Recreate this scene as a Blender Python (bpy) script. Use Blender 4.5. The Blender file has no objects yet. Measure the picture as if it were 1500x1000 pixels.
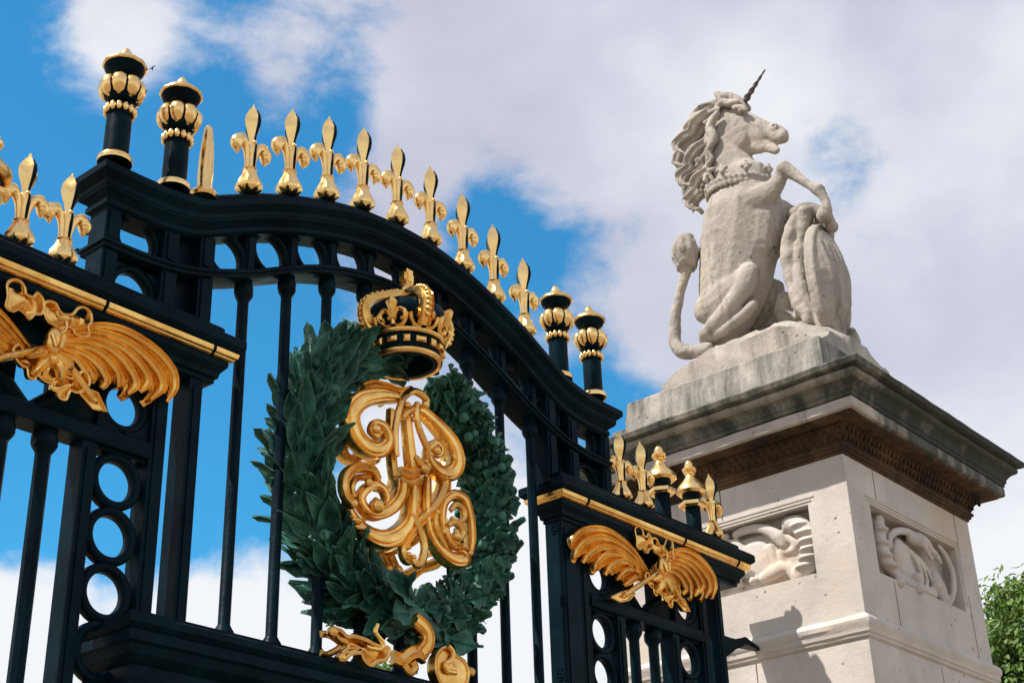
import bpy, bmesh, math, random
from mathutils import Vector, Matrix, noise
R_ = math.radians
S = 0.4                      # one layout unit is 0.4 m; the layout origin is the eye, 1.6 m above ground
EYE = 1.6
sc = bpy.context.scene
COL = sc.collection
def T(p): return Vector((p[0]*S, p[1]*S, p[2]*S + EYE))

# ------------------------------------------------------------------ materials
def mat(name):
    m = bpy.data.materials.new(name); m.use_nodes = True
    nt = m.node_tree; b = nt.nodes['Principled BSDF']
    return m, nt, b
def N(nt, t, **kw):
    n = nt.nodes.new(t)
    for k, v in kw.items():
        if k in n.inputs: n.inputs[k].default_value = v
        else: setattr(n, k, v)
    return n
def noise_node(nt, scale, detail=4, rough=.6, vec=None):
    n = N(nt, 'ShaderNodeTexNoise'); n.inputs['Scale'].default_value = scale
    n.inputs['Detail'].default_value = detail; n.inputs['Roughness'].default_value = rough
    if vec is not None: nt.links.new(vec, n.inputs['Vector'])
    return n
def ramp(nt, fac, stops):
    r = N(nt, 'ShaderNodeValToRGB'); e = r.color_ramp.elements
    while len(e) < len(stops): e.new(0.5)
    for i, (p, c) in enumerate(stops):
        e[i].position = p; e[i].color = (*c, 1) if len(c) == 3 else c
    nt.links.new(fac, r.inputs[0]); return r
def bump(nt, b, h, strength, dist):
    n = N(nt, 'ShaderNodeBump'); n.inputs['Strength'].default_value = strength; n.inputs['Distance'].default_value = dist
    nt.links.new(h, n.inputs['Height']); nt.links.new(n.outputs[0], b.inputs['Normal']); return n
def mixc(nt, fac, a, b):
    m = N(nt, 'ShaderNodeMix'); m.data_type = 'RGBA'
    for v, i in ((fac, 0), (a, 6), (b, 7)):
        if hasattr(v, 'node'): nt.links.new(v, m.inputs[i])
        else: m.inputs[i].default_value = v if not isinstance(v, tuple) else (*v, 1)
    return m.outputs[2]
def math_(nt, op, a, b=None, c=None):
    m = N(nt, 'ShaderNodeMath'); m.operation = op
    for i, v in enumerate((a, b, c)):
        if v is None: continue
        if hasattr(v, 'node'): nt.links.new(v, m.inputs[i])
        else: m.inputs[i].default_value = v
    return m.outputs[0]

def make_gold(name, c1, c2, rough, bs=.25):
    m, nt, b = mat(name)
    g = N(nt, 'ShaderNodeNewGeometry')
    n = noise_node(nt, 5, 5, .65, g.outputs['Position'])
    r = ramp(nt, n.outputs[0], [(.3, c2), (.62, c1)])
    nt.links.new(r.outputs[0], b.inputs['Base Color'])
    b.inputs['Metallic'].default_value = 1
    n2 = noise_node(nt, 22, 4, .6, g.outputs['Position'])
    rr = ramp(nt, n2.outputs[0], [(.3, (rough-.08,)*3), (.7, (rough+.12,)*3)])
    nt.links.new(rr.outputs[0], b.inputs['Roughness'])
    n3 = noise_node(nt, 30, 3, .5, g.outputs['Position'])
    bump(nt, b, n3.outputs[0], bs, .006)
    return m
GOLD = make_gold('gilding', (1.0, .69, .29), (.93, .56, .19), .24)
GOLD2 = make_gold('weathered_gilding', (.98, .62, .20), (.66, .33, .075), .27, .45)

def make_iron():
    m, nt, b = mat('dark_iron_paint')
    g = N(nt, 'ShaderNodeNewGeometry')
    n = noise_node(nt, 4, 6, .65, g.outputs['Position'])
    r = ramp(nt, n.outputs[0], [(.35, (.0010, .0055, .0105)), (.65, (.0024, .0145, .021)), (.8, (.005, .021, .027))])
    nt.links.new(r.outputs[0], b.inputs['Base Color'])
    n2 = noise_node(nt, 9, 5, .6, g.outputs['Position'])
    rr = ramp(nt, n2.outputs[0], [(.3, (.28,)*3), (.7, (.48,)*3)])
    nt.links.new(rr.outputs[0], b.inputs['Roughness'])
    b.inputs['Specular IOR Level'].default_value = .045
    n3 = noise_node(nt, 14, 6, .68, g.outputs['Position'])
    bump(nt, b, n3.outputs[0], .55, .006)
    return m
IRON = make_iron()

def make_patina():
    m, nt, b = mat('green_patina_bronze')
    g = N(nt, 'ShaderNodeNewGeometry')
    n = noise_node(nt, 6, 8, .75, g.outputs['Position'])
    r = ramp(nt, n.outputs[0], [(.34, (.003, .018, .015)), (.46, (.011, .062, .048)), (.56, (.036, .15, .11)), (.70, (.11, .28, .21))])
    pt = ramp(nt, g.outputs['Pointiness'], [(.555, (0,)*3), (.66, (.6,)*3)])  # lighter edges: worn patina, also standing in for lit leaf rims
    nt.links.new(mixc(nt, pt.outputs[0], r.outputs[0], (.13, .26, .20)), b.inputs['Base Color'])
    b.inputs['Roughness'].default_value = .42
    b.inputs['Specular IOR Level'].default_value = .22
    n3 = noise_node(nt, 40, 5, .65, g.outputs['Position'])
    bump(nt, b, n3.outputs[0], .6, .008)
    return m
PATINA = make_patina()

def make_stone(name, base, dark, stain=(.035, .045, .036), amount=.0, pit=.5, warm=None, front=0, soft=.56):
    m, nt, b = mat(name)
    g = N(nt, 'ShaderNodeNewGeometry'); pos = g.outputs['Position']
    n = noise_node(nt, 3.2, 8, .6, pos)
    r = ramp(nt, n.outputs[0], [(.3, dark), (.65, base)])
    col = r.outputs[0]
    if warm:
        nw = noise_node(nt, 1.6, 5, .6, pos)
        rw = ramp(nt, nw.outputs[0], [(.56, (0,)*3), (.72, (.55,)*3)])
        col = mixc(nt, rw.outputs[0], col, warm)
    # streaky algae: noise stretched along z
    mp = N(nt, 'ShaderNodeMapping'); mp.inputs['Scale'].default_value = (5, 5, .9); nt.links.new(pos, mp.inputs[0])
    ns = noise_node(nt, 1.3, 7, .68, mp.outputs[0])
    v = ns.outputs[0]
    v = math_(nt, 'ADD', v, amount)
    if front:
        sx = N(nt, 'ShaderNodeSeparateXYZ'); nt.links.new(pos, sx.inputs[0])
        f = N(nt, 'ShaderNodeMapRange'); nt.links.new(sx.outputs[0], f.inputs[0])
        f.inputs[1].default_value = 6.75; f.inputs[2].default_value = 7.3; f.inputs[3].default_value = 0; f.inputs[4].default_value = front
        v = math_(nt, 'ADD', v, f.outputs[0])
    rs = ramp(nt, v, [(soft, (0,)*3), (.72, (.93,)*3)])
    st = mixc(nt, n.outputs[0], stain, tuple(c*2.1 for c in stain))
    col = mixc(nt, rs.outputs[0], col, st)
    # pits
    vo = N(nt, 'ShaderNodeTexVoronoi'); vo.inputs['Scale'].default_value = 16; nt.links.new(pos, vo.inputs[0])
    np_ = noise_node(nt, 6, 3, .6, pos)
    rp = ramp(nt, vo.outputs['Distance'], [(.07, (0,)*3), (.16, (1,)*3)])
    rq = ramp(nt, np_.outputs[0], [(.5, (1,)*3), (.62, (0,)*3)])
    pm = math_(nt, 'MAXIMUM', rp.outputs[0], rq.outputs[0])
    col = mixc(nt, pm, tuple(c*.35 for c in dark), col)
    nt.links.new(col, b.inputs['Base Color'])
    b.inputs['Roughness'].default_value = .9
    b.inputs['Specular IOR Level'].default_value = .2
    nf = noise_node(nt, 28, 8, .7, pos)
    h = math_(nt, 'MULTIPLY_ADD', pm, .9, nf.outputs[0])
    bump(nt, b, h, pit, .012)
    return m
STONE = make_stone('pale_ashlar', (.585, .54, .495), (.44, .405, .37), amount=-.105, pit=.35, warm=(.50, .34, .2))
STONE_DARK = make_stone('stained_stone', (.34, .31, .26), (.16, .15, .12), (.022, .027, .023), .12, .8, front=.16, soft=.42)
STONE_MOULD = make_stone('sooty_bounce_moulding', (.15, .085, .045), (.035, .024, .017), (.014, .013, .011), .06, .9, soft=.46)  # sooty carving; its orange also stands in for ground bounce on the soffit
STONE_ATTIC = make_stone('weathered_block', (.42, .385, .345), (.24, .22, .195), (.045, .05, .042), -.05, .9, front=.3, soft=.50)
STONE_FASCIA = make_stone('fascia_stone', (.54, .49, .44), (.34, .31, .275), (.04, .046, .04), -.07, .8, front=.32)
STONE_ROLL = make_stone('sunlit_streaked_roll', (.38, .35, .30), (.20, .185, .155), (.028, .034, .028), -.01, .8, front=.34, soft=.44)  # paler than the courses beside it: the sunlit stripe put into the colour
STATUE = make_stone('weathered_carving', (.47, .42, .375), (.27, .245, .21), (.05, .055, .04), -.022, .9, warm=(.40, .32, .22), soft=.50)
HORN = make_stone('dark_horn', (.12, .10, .09), (.05, .045, .04), amount=-.2)

def make_simple(name, c, rough=.8):
    m, nt, b = mat(name); b.inputs['Base Color'].default_value = (*c, 1); b.inputs['Roughness'].default_value = rough; return m

# ------------------------------------------------------------------ mesh builder
class MB:
    def __init__(s): s.v = []; s.f = []; s.m = []
    def loft(s, rings, cap=True, mi=0, closed=True):
        b = len(s.v); n = len(rings[0])
        for r in rings: s.v.extend([tuple(p) for p in r])
        for i in range(len(rings)-1):
            for j in range(n if closed else n-1):
                k = (j+1) % n
                s.f.append((b+i*n+j, b+i*n+k, b+(i+1)*n+k, b+(i+1)*n+j)); s.m.append(mi)
        if cap:
            s.f.append(tuple(range(b+n-1, b-1, -1))); s.m.append(mi)
            e = b+(len(rings)-1)*n
            s.f.append(tuple(range(e, e+n))); s.m.append(mi)
    def box(s, x0, x1, y0, y1, z0, z1, mi=0):
        s.loft([[(x0,y0,z),(x1,y0,z),(x1,y1,z),(x0,y1,z)] for z in (z0, z1)], mi=mi)
    def tube(s, pts, rad, n=8, mi=0, flat=1.0, up=None, cap=True):
        pts = [Vector(p) for p in pts]; m = len(pts)
        rad = [rad]*m if not hasattr(rad, '__len__') else rad
        tg = [(pts[min(i+1, m-1)]-pts[max(i-1, 0)]).normalized() for i in range(m)]
        nr = Vector(up) if up else (Vector((0,0,1)) if abs(tg[0].z) < .9 else Vector((1,0,0)))
        rings = []
        for i in range(m):
            nr = (nr - tg[i]*nr.dot(tg[i]))
            if nr.length < 1e-6: nr = tg[i].orthogonal()
            nr.normalize(); bn = tg[i].cross(nr)
            rings.append([pts[i] + (nr*math.cos(a)*flat + bn*math.sin(a))*rad[i] for a in (2*math.pi*(k+.5)/n for k in range(n))])
        s.loft(rings, cap, mi)
    def lathe(s, prof, n=20, c=(0,0,0), mi=0, mod=None):
        rings = []
        for q, (r, z) in enumerate(prof):
            rings.append([(c[0]+(r*(mod(a, q, z) if mod else 1))*math.cos(a), c[1]+(r*(mod(a, q, z) if mod else 1))*math.sin(a), c[2]+z)
                          for a in (2*math.pi*k/n for k in range(n))])
        s.loft(rings, True, mi)
    def ball(s, c, r, sc_=(1,1,1), n=10, mi=0):
        prof = [(max(.001, r*math.sin(math.pi*i/(n-2))), -r*math.cos(math.pi*i/(n-2))) for i in range(n-1)]
        rings = [[(c[0]+q*math.cos(a)*sc_[0], c[1]+q*math.sin(a)*sc_[1], c[2]+z*sc_[2]) for a in (2*math.pi*k/n for k in range(n))] for q, z in prof]
        s.loft(rings, True, mi)
    def strap(s, pts, w, th=.05, prof=None, front=Vector((0,-1,0)), mi=0):
        prof = prof or RIDGED
        pts = [Vector(p) for p in pts]; m = len(pts)
        w = [w]*m if not hasattr(w, '__len__') else w
        rings = []
        for i in range(m):
            tg = (pts[min(i+1, m-1)]-pts[max(i-1, 0)]).normalized()
            sd = tg.cross(front)
            sd.normalize()
            k = min(1, w[i]/(th*.9)) if th else 1
            rings.append([pts[i]+sd*u*w[i]+front*h*th*k for u, h in prof])
        s.loft(rings, True, mi)
    def plate(s, outline, y0, th, mi=0, rim=.012, dish=0):
        # outline: (x,z) list; plate extruded along y with a raised rim
        o = [(q.x, q.z) for q in cat([(p[0], 0, p[1]) for p in outline], 3, True)] if len(outline) > 7 else [(p[0], p[1]) for p in outline]
        cx = sum(p[0] for p in o)/len(o); cz = sum(p[1] for p in o)/len(o)
        rings = []
        for sc_, y in ((.96, y0+th), (1, y0+th*.6), (1, y0+.004), (.93, y0+.0), (.80, y0+.045+dish), (.45, y0+.03+dish*.6), (.2, y0-.01+dish*.3), (.03, y0-.02)):
            rings.append([(cx+(x-cx)*sc_, y, cz+(z-cz)*sc_) for x, z in o])
        s.loft(rings, True, mi)
        if rim: s.tube([(x, y0, z) for x, z in o+[o[0]]], rim, 6, mi)
RIDGED = [(-1,-.6),(-1,.35),(-.82,.75),(-.62,.4),(-.35,.62),(0,1),(.35,.62),(.62,.4),(.82,.75),(1,.35),(1,-.6)]
FROND = [(-1,-.6),(-1,.25),(-.82,.8),(-.6,.35),(0,.85),(.6,.35),(.82,.8),(1,.25),(1,-.6)]
ROUND = [(-1,-.5),(-1,.1),(-.7,.65),(0,1),(.7,.65),(1,.1),(1,-.5)]
BANDED = [(-1,-.6),(-1,.6),(-.85,.85),(-.7,.5),(-.5,.5),(-.38,.85),(0,.98),(.38,.85),(.5,.5),(.7,.5),(.85,.85),(1,.6),(1,-.6)]

def cat(pts, sub=5, closed=False):
    pts = [Vector(p) for p in pts]; out = []; n = len(pts)
    rng = range(n if closed else n-1)
    for i in rng:
        if closed: p0, p1, p2, p3 = pts[i-1], pts[i], pts[(i+1) % n], pts[(i+2) % n]
        else: p0, p1, p2, p3 = pts[max(i-1,0)], pts[i], pts[i+1], pts[min(i+2,n-1)]
        for k in range(sub):
            t = k/sub
            out.append(.5*((2*p1)+(p2-p0)*t+(2*p0-5*p1+4*p2-p3)*t*t+(3*p1-p0-3*p2+p3)*t**3))
    if not closed: out.append(pts[-1])
    return out
def lerp_list(a, n):
    # resample list of numbers to n entries
    r = []
    for i in range(n):
        t = i/(n-1)*(len(a)-1); k = min(int(t), len(a)-2); r.append(a[k]+(a[k+1]-a[k])*(t-k))
    return r

WPOS = {}
def tag(o, label=None, cat_=None, group=None, kind=None):
    if label: o['label'] = label
    if cat_: o['category'] = cat_
    if group: o['group'] = group
    if kind: o['kind'] = kind
    return o
def link(o, parent, loc):
    COL.objects.link(o)
    w = T(loc)
    if parent: o.parent = parent; o.location = w - WPOS[parent.name]
    else: o.location = w
    WPOS[o.name] = w
    return o
def empty(name, loc, label, cat_, group=None):
    o = bpy.data.objects.new(name, None); o.empty_display_size = .1
    link(o, None, loc); return tag(o, label, cat_, group)
def obj(name, mb, mats, parent=None, loc=(0,0,0), angle=40, absolute=False):
    """mesh in layout units; vertices are relative to loc (or absolute: loc is then subtracted)"""
    me = bpy.data.meshes.new(name)
    off = Vector(loc) if absolute else Vector((0,0,0))
    me.from_pydata([tuple((Vector(p)-off)*S) for p in mb.v], [], mb.f)
    for m in (mats if isinstance(mats, (list, tuple)) else [mats]): me.materials.append(m)
    me.polygons.foreach_set('material_index', mb.m)
    bm = bmesh.new(); bm.from_mesh(me)
    bmesh.ops.recalc_face_normals(bm, faces=bm.faces); bm.to_mesh(me); bm.free()
    me.polygons.foreach_set('use_smooth', [True]*len(me.polygons))
    me.set_sharp_from_angle(angle=R_(angle))
    o = bpy.data.objects.new(name, me)
    return link(o, parent, loc)
def dup(o, parent, loc, delta=None):
    c = o.copy(); COL.objects.link(c); w = T(loc)
    c.parent = parent; c.location = w - (WPOS[parent.name] if parent else Vector((0,0,0)))
    WPOS[c.name] = w
    for ch in [k for k in bpy.data.objects if k.parent == o]:
        d = ch.copy(); COL.objects.link(d); d.parent = c
        d.location = ch.location
    return c
def bake(o, mods):
    """apply modifiers (voxel remesh, smooth, displace) into the mesh"""
    for t, kw in mods:
        md = o.modifiers.new(t, t)
        for k, v in kw.items(): setattr(md, k, v)
    bpy.context.view_layer.update()
    dg = bpy.context.evaluated_depsgraph_get()
    me = bpy.data.meshes.new_from_object(o.evaluated_get(dg))
    old = o.data; mats = list(old.materials)
    o.modifiers.clear(); o.data = me; me.name = old.name
    if not me.materials:
        for m in mats: me.materials.append(m)
    me.polygons.foreach_set('use_smooth', [True]*len(me.polygons))
    return o

_ico = bmesh.new(); bmesh.ops.create_icosphere(_ico, subdivisions=2, radius=1)
ICOV = [v.co.copy() for v in _ico.verts]; ICOF = [tuple(v.index for v in f.verts) for f in _ico.faces]; _ico.free()
class Sculpt(MB):
    K = 1.0
    def sph(s, c, r, sc_=(1,1,1)):
        b = len(s.v)
        s.v.extend([(c[0]+v.x*r*sc_[0], c[1]+v.y*r*sc_[1], c[2]+v.z*r*sc_[2]) for v in ICOV])
        s.f.extend([(a+b, c2+b, d+b) for a, c2, d in ICOF]); s.m.extend([0]*len(ICOF))
    def chain(s, bl, sc_=(1,1,1), dx=0, step=.4, smooth=True):
        """bl: (x,y,z,r); smooth interpolation with overlapping spheres"""
        P = [Vector(b[:3])+Vector((dx,0,0)) for b in bl]; Rr = [b[3]*s.K for b in bl]
        if len(P) == 1: s.sph(P[0], Rr[0], sc_); return
        Q, W = [], []
        for i in range(len(P)-1):
            p0, p1, p2, p3 = P[max(i-1,0)], P[i], P[i+1], P[min(i+2,len(P)-1)]
            d = (p2-p1).length; n = max(2, int(d/(.45*min(Rr[i], Rr[i+1]))+.5)); n = min(n, 8)
            for k in range(n):
                t = k/n
                Q.append(.5*((2*p1)+(p2-p0)*t+(2*p0-5*p1+4*p2-p3)*t*t+(3*p1-p0-3*p2+p3)*t**3) if smooth else p1.lerp(p2, t)); W.append(Rr[i]+(Rr[i+1]-Rr[i])*t)
        Q.append(P[-1]); W.append(Rr[-1]); m = len(Q)
        nr = None; rings = []
        for i in range(m):
            tg = (Q[min(i+1,m-1)]-Q[max(i-1,0)]).normalized()
            nr = tg.orthogonal() if nr is None else nr-tg*nr.dot(tg)
            nr.normalize(); bn = tg.cross(nr)
            rings.append([Q[i]+Vector([(nr*math.cos(a)+bn*math.sin(a))[c]*W[i]*sc_[c] for c in range(3)]) for a in (2*math.pi*k/12 for k in range(12))])
        b0 = len(s.f); s.loft(rings)
        s.sph(Q[0], W[0], sc_); s.sph(Q[-1], W[-1], sc_)
def sculpt_obj(name, sk, m, parent, loc, voxel=.03, it=4, rough=0, rscale=6):
    o = obj(name, sk, m, parent, loc, absolute=True)
    bake(o, [('REMESH', dict(mode='VOXEL', voxel_size=voxel*S)), ('SMOOTH', dict(factor=.5, iterations=it))])
    if rough:
        nrm = [v.normal.copy() for v in o.data.vertices]; L0 = Vector(loc); out = []
        for v, n_ in zip(o.data.vertices, nrm):
            h = noise.fractal((v.co/S+L0)*rscale, 1.0, 2.0, 4)
            out.extend(v.co+n_*(h*rough*S))
        o.data.vertices.foreach_set('co', out); o.data.update()
    o.data.polygons.foreach_set('use_smooth', [True]*len(o.data.polygons))
    return o
rnd = random.Random(7)

# ------------------------------------------------------------------ setting: ground
g = MB(); g.loft([[(-1500,-1500,-4),(1500,-1500,-4),(1500,1500,-4),(-1500,1500,-4)],[(-1500,-1500,-4.2),(1500,-1500,-4.2),(1500,1500,-4.2),(-1500,1500,-4.2)]])
mg, nt, b = mat('gravel_ground')
gp = N(nt, 'ShaderNodeNewGeometry')
n1 = noise_node(nt, .6, 8, .65, gp.outputs['Position'])
rr = ramp(nt, n1.outputs[0], [(.35, (.16, .125, .085)), (.65, (.26, .21, .15))])
nt.links.new(rr.outputs[0], b.inputs['Base Color']); b.inputs['Roughness'].default_value = .95
n2 = noise_node(nt, 60, 4, .7, gp.outputs['Position']); bump(nt, b, n2.outputs[0], .5, .02)
o = obj('ground', g, mg); tag(o, kind='structure')

# ------------------------------------------------------------------ overthrow (arched top of the gate)
XC = 10.15
def curve_fn(tab):
    xs = [t[0] for t in tab]; 
    def f(x):
        d = abs(x-XC)
        if d >= xs[-1]: return tab[-1][1]
        for i in range(len(xs)-1):
            if d <= xs[i+1]:
                p = [tab[max(i-1,0)], tab[i], tab[i+1], tab[min(i+2,len(tab)-1)]]
                t = (d-xs[i])/(xs[i+1]-xs[i])
                z1, z2 = p[1][1], p[2][1]
                m1 = (p[2][1]-p[0][1])/max(1e-6, p[2][0]-p[0][0])*(xs[i+1]-xs[i])
                m2 = (p[3][1]-p[1][1])/max(1e-6, p[3][0]-p[1][0])*(xs[i+1]-xs[i])
                if i == 0: m1 = 0
                h = t*t*(3-2*t)
                return (2*t**3-3*t*t+1)*z1+(t**3-2*t*t+t)*m1+(-2*t**3+3*t*t)*z2+(t**3-t*t)*m2
    return f
ztop = curve_fn([(0,8.575),(.5,8.545),(1.0,8.44),(1.5,8.28),(2.0,8.08),(2.4,7.88),(2.75,7.71),(3.1,7.63),(3.5,7.605),(4.2,7.6)])
zch = curve_fn([(0,7.93),(.5,7.885),(1.0,7.76),(1.5,7.56),(2.0,7.31),(2.4,7.14),(2.75,7.02),(3.1,6.95),(3.5,6.92),(4.2,6.92)])
OX0, OX1, OY0, OY1 = 6.38, 13.86, 10.02, 10.28    # body of the overthrow
def arch_sweep(mb, fz, rings, x0, x1, y0, y1, n=56, mi=0):
    """rings: (z offset, overhang) from bottom to top; plan loop follows the arch"""
    R = []
    for dz, o in rings:
        xs = [x0-o]+[x0+(x1-x0)*k/n for k in range(1, n)]+[x1+o]
        loop = [(x, y0-o, fz(x)+dz) for x in xs]+[(x, y1+o, fz(x)+dz) for x in reversed(xs)]
        R.append(loop)
    b = len(mb.v); L = len(R[0])
    for r in R: mb.v.extend(r)
    for i in range(len(R)-1):
        for j in range(L):
            k = (j+1) % L
            mb.f.append((b+i*L+j, b+i*L+k, b+(i+1)*L+k, b+(i+1)*L+j)); mb.m.append(mi)
    m = n+1
    for e in (0, len(R)-1):
        for j in range(m-1):
            a = b+e*L
            mb.f.append((a+j, a+j+1, a+L-2-j, a+L-1-j)); mb.m.append(mi)
over = empty('gate_overthrow', (XC, 10.15, 6.4), 'arched dark iron overthrow with rings and moulded cornice above the gate', 'gate top')
mb = MB()
arch_sweep(mb, ztop, [(-.36,.0),(-.335,.035),(-.285,.035),(-.285,.01),(-.25,.03),(-.21,.085),(-.19,.09),(-.185,.10),(-.135,.10),(-.12,.115),(-.09,.145),(-.07,.165),(-.06,.165),(-.002,.165),(.0,.155),(.02,.10)], OX0, OX1, OY0, OY1)
arch_sweep(mb, ztop, [(-.01,-.02),(.10,-.02),(.125,-.04)], OX0, OX1, OY0-.04, OY1+.02)
obj('cornice', mb, IRON, over, (XC,10.15,7.6), absolute=True, angle=25)
mb = MB()
arch_sweep(mb, zch, [(-.10,.0),(-.09,.03),(-.055,.035),(-.05,.055),(-.02,.055),(0,.03)], OX0+.02, OX1-.02, OY0, OY1+.04)
obj('curved_rail', mb, IRON, over, (XC,10.15,6.9), absolute=True, angle=25)
# ring panels
def ring_mb(r=.255, ri=.188, y0=-.065, y1=.065, n=36):
    mb = MB(); P = [(ri,y0+.025),(ri+.012,y0+.008),(ri+.03,y0),(r-.025,y0),(r-.008,y0+.012),(r,y0+.03),(r,y1-.03),(r-.02,y1),(ri+.02,y1),(ri,y1-.025)]
    R = []
    for k in range(n+1):
        a = 2*math.pi*k/n
        R.append([(q*math.cos(a), y, q*math.sin(a)) for q, y in P])
    mb.loft(R, cap=False); return mb
ring0 = obj('ring', ring_mb(), IRON, over, (7.83,10.15,7.3))
BX = [8.10+.55*k for k in range(9)]
def mid(x): return (ztop(x)-.36+zch(x))/2
first = True
for k in range(10):
    x = 7.83+.55*k
    if k == 0: ring0.location = T((x,10.15,mid(x)))-WPOS[over.name]; WPOS[ring0.name] = T((x,10.15,mid(x)))
    else: dup(ring0, over, (x,10.15,mid(x)))
def bar_mb(h, w=.055, caps=True, top=True, bot=True):
    """vertical bar, octagonal section with a flared collar; origin at its foot"""
    mb = MB(); n = 8
    prof = []
    if bot: prof += [(w*1.75,0),(w*1.75,.05),(w*1.45,.075),(w*1.0,.12)]
    else: prof += [(w,0)]
    if top: prof += [(w,h-.24),(w*1.05,h-.22),(w*1.55,h-.17),(w*1.7,h-.14),(w*1.7,h-.07),(w*1.5,h-.05),(w*1.5,h)]
    else: prof += [(w,h)]
    rings = [[(r*1.06*math.cos(a), r*1.06*math.sin(a), z) for a in (math.pi/8+2*math.pi*k/n for k in range(n))] for r, z in prof]
    mb.loft(rings); return mb
for x in BX:
    z0, z1 = zch(x)-.01, ztop(x)-.35
    mb = MB(); mb.box(-.055,.055,-.075,.075,0,z1-z0); mb.box(-.035,.035,-.09,-.073,.03,z1-z0-.03)
    obj('stub_post', mb, IRON, over, (x,10.15,z0))
# end piers of the overthrow
def pier(x0, x1, zb, zt, yf=10.02, yb=10.27):
    mb = MB(); mb.box(x0,x1,yf,yb,zb,zt); mb.box(x0+.035,x1-.035,yf-.016,yf+.01,zb+.04,zt-.04)
    return mb
def M2(x): return 2*XC-x
for sgn in (0, 1):
    for (a, c) in ((6.38,6.545),(7.03,7.20),(7.45,7.62)):
        x0, x1 = (a, c) if not sgn else (M2(c)+.0, M2(a)+.0)
        obj('post', pier(x0,x1,zch((x0+x1)/2)-.02,ztop((x0+x1)/2)-.34), IRON, over, (x0,10.15,6.95), absolute=True)
        obj('post', pier(x0,x1,6.26,zch((x0+x1)/2)-.08), IRON, over, (x0,10.15,6.3), absolute=True)
    for zc in (7.09, 6.55):
        x = 6.79 if not sgn else M2(6.79)
        r = dup(ring0, over, (x,10.15,zc)); r.scale = (1.0,1,1.0)
    # solid spandrels round the pier rings
    for zc, hz in ((7.09,.16),(6.55,.28)):
        x = 6.79 if not sgn else M2(6.79)
        mb = MB()
        for q in range(4):
            a0 = q*math.pi/2
            arc = [(x+.25*math.cos(a0+math.pi/2*k/8), zc+.25*math.sin(a0+math.pi/2*k/8)) for k in range(9)]
            cx, cz = x+.255*(1 if q in (0,3) else -1), zc+.285*(1 if q < 2 else -1)
            o_ = arc+[(x if q in (0,2) else x+.255*(1 if q==3 else -1), cz if q in (0,2) else zc)] if False else arc+[(cx,cz)]
            mb.loft([[(p, 10.08, z) for p, z in o_], [(p, 10.24, z) for p, z in o_]])
        mb.box(x-.26,x+.26,10.08,10.24,zc-.31,zc-.245); mb.box(x-.26,x+.26,10.08,10.24,zc+.245,zc+.31)
        obj('ring_panel', mb, IRON, over, (x,10.15,zc), absolute=True)
    x0, x1 = (7.20,7.45) if not sgn else (M2(7.45),M2(7.20))
    mb = MB(); mb.box(x0,x1,10.14,10.24,6.26,7.36); obj('recessed_plate', mb, IRON, over, (x0,10.15,6.3), absolute=True)

# ------------------------------------------------------------------ gilded finials
def fleur(parent, loc, h=1.0, name='fleur_de_lis'):
    z = h
    mb = MB()
    # ribbed bell foot
    mb.lathe([(.03,0),(.085,.004),(.125,.04),(.13,.08),(.115,.13),(.085,.19),(.066,.24),(.062,.27),(.075,.285),(.05,.30)], 32, mod=lambda a,q,zz: 1+.10*math.cos(8*a)*(1 if zz > .01 else 0))
    # stem: two leaves with a groove
    mb.lathe([(.042,.27),(.038,.36),(.05,.5),(.058,.585),(.05,.6),(.02,.61)], 16, mod=lambda a,q,zz: 1+.12*math.cos(4*a))
    # collar stud
    mb.ball((0,-.055,.60),.024,n=8); mb.ball((0,.055,.60),.024,n=8)
    # spear head, four concave faces
    prof = [(.035,.57),(.034,.63),(.052,.70),(.088,.79),(.10,.85),(.092,.92),(.05,1.01),(.018,1.055),(.018,1.07),(.003,1.10)]
    R = []
    for r, zz in prof:
        loop = []
        for k in range(4):
            a = math.pi/2*k; c = r*(1 if k % 2 == 0 else .95)
            loop.append((c*math.cos(a), c*math.sin(a), zz))
            a2 = a+math.pi/4; loop.append((r*.66*math.cos(a2), r*.66*math.sin(a2), zz))
        R.append(loop)
    mb.loft(R)
    # dark strips stand in for the shaded, dark-reflecting front and back faces
    for sy in (-1, 1):
        sl = []
        for r, zz in prof[1:7]: sl.append(Vector((.012, sy*(r*.90+.004), zz)))
        mb.tube([(p.x, p.y, p.z) for p in sl], [.008,.014,.02,.021,.018,.006], 6, 1)
        mb.tube([(.012, sy*.05, .30), (.012, sy*.055, .45), (.012, sy*.06, .58)], [.01,.017,.012], 6, 1)
    # side petals
    for sx in (-1, 1):
        p = cat([(sx*.035,0,.28),(sx*.042,0,.40),(sx*.06,0,.50),(sx*.10,0,.585),(sx*.155,0,.59),(sx*.19,0,.54),(sx*.185,0,.48),(sx*.16,0,.435)], 4)
        w = lerp_list([.045,.05,.06,.08,.105,.112,.085,.012], len(p))
        mb.tube([tuple(q) for q in p], [max(.006, x*.62) for x in w], 10, 0, flat=1.0)
        p2 = cat([(sx*.035,0,.32),(sx*.055,0,.50),(sx*.10,0,.62),(sx*.16,0,.63),(sx*.21,0,.56),(sx*.20,0,.47),(sx*.17,0,.41)], 4)
        mb.tube([tuple(q) for q in p2], lerp_list([.012,.016,.022,.026,.026,.018,.005], len(p2)), 8, 0, up=(0,1,0), flat=2.0)
    return obj(name, mb, [GOLD, IRON], parent, loc)
YF = 10.03
FX = [7.99,8.52,9.05,9.58,10.12,10.67,11.23,11.78,12.34]
fl0 = fleur(over, (FX[0],YF,ztop(FX[0])+.125))
for i, x in enumerate(FX[1:]): dup(fl0, over, (x, YF, ztop(x)+.125))
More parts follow.
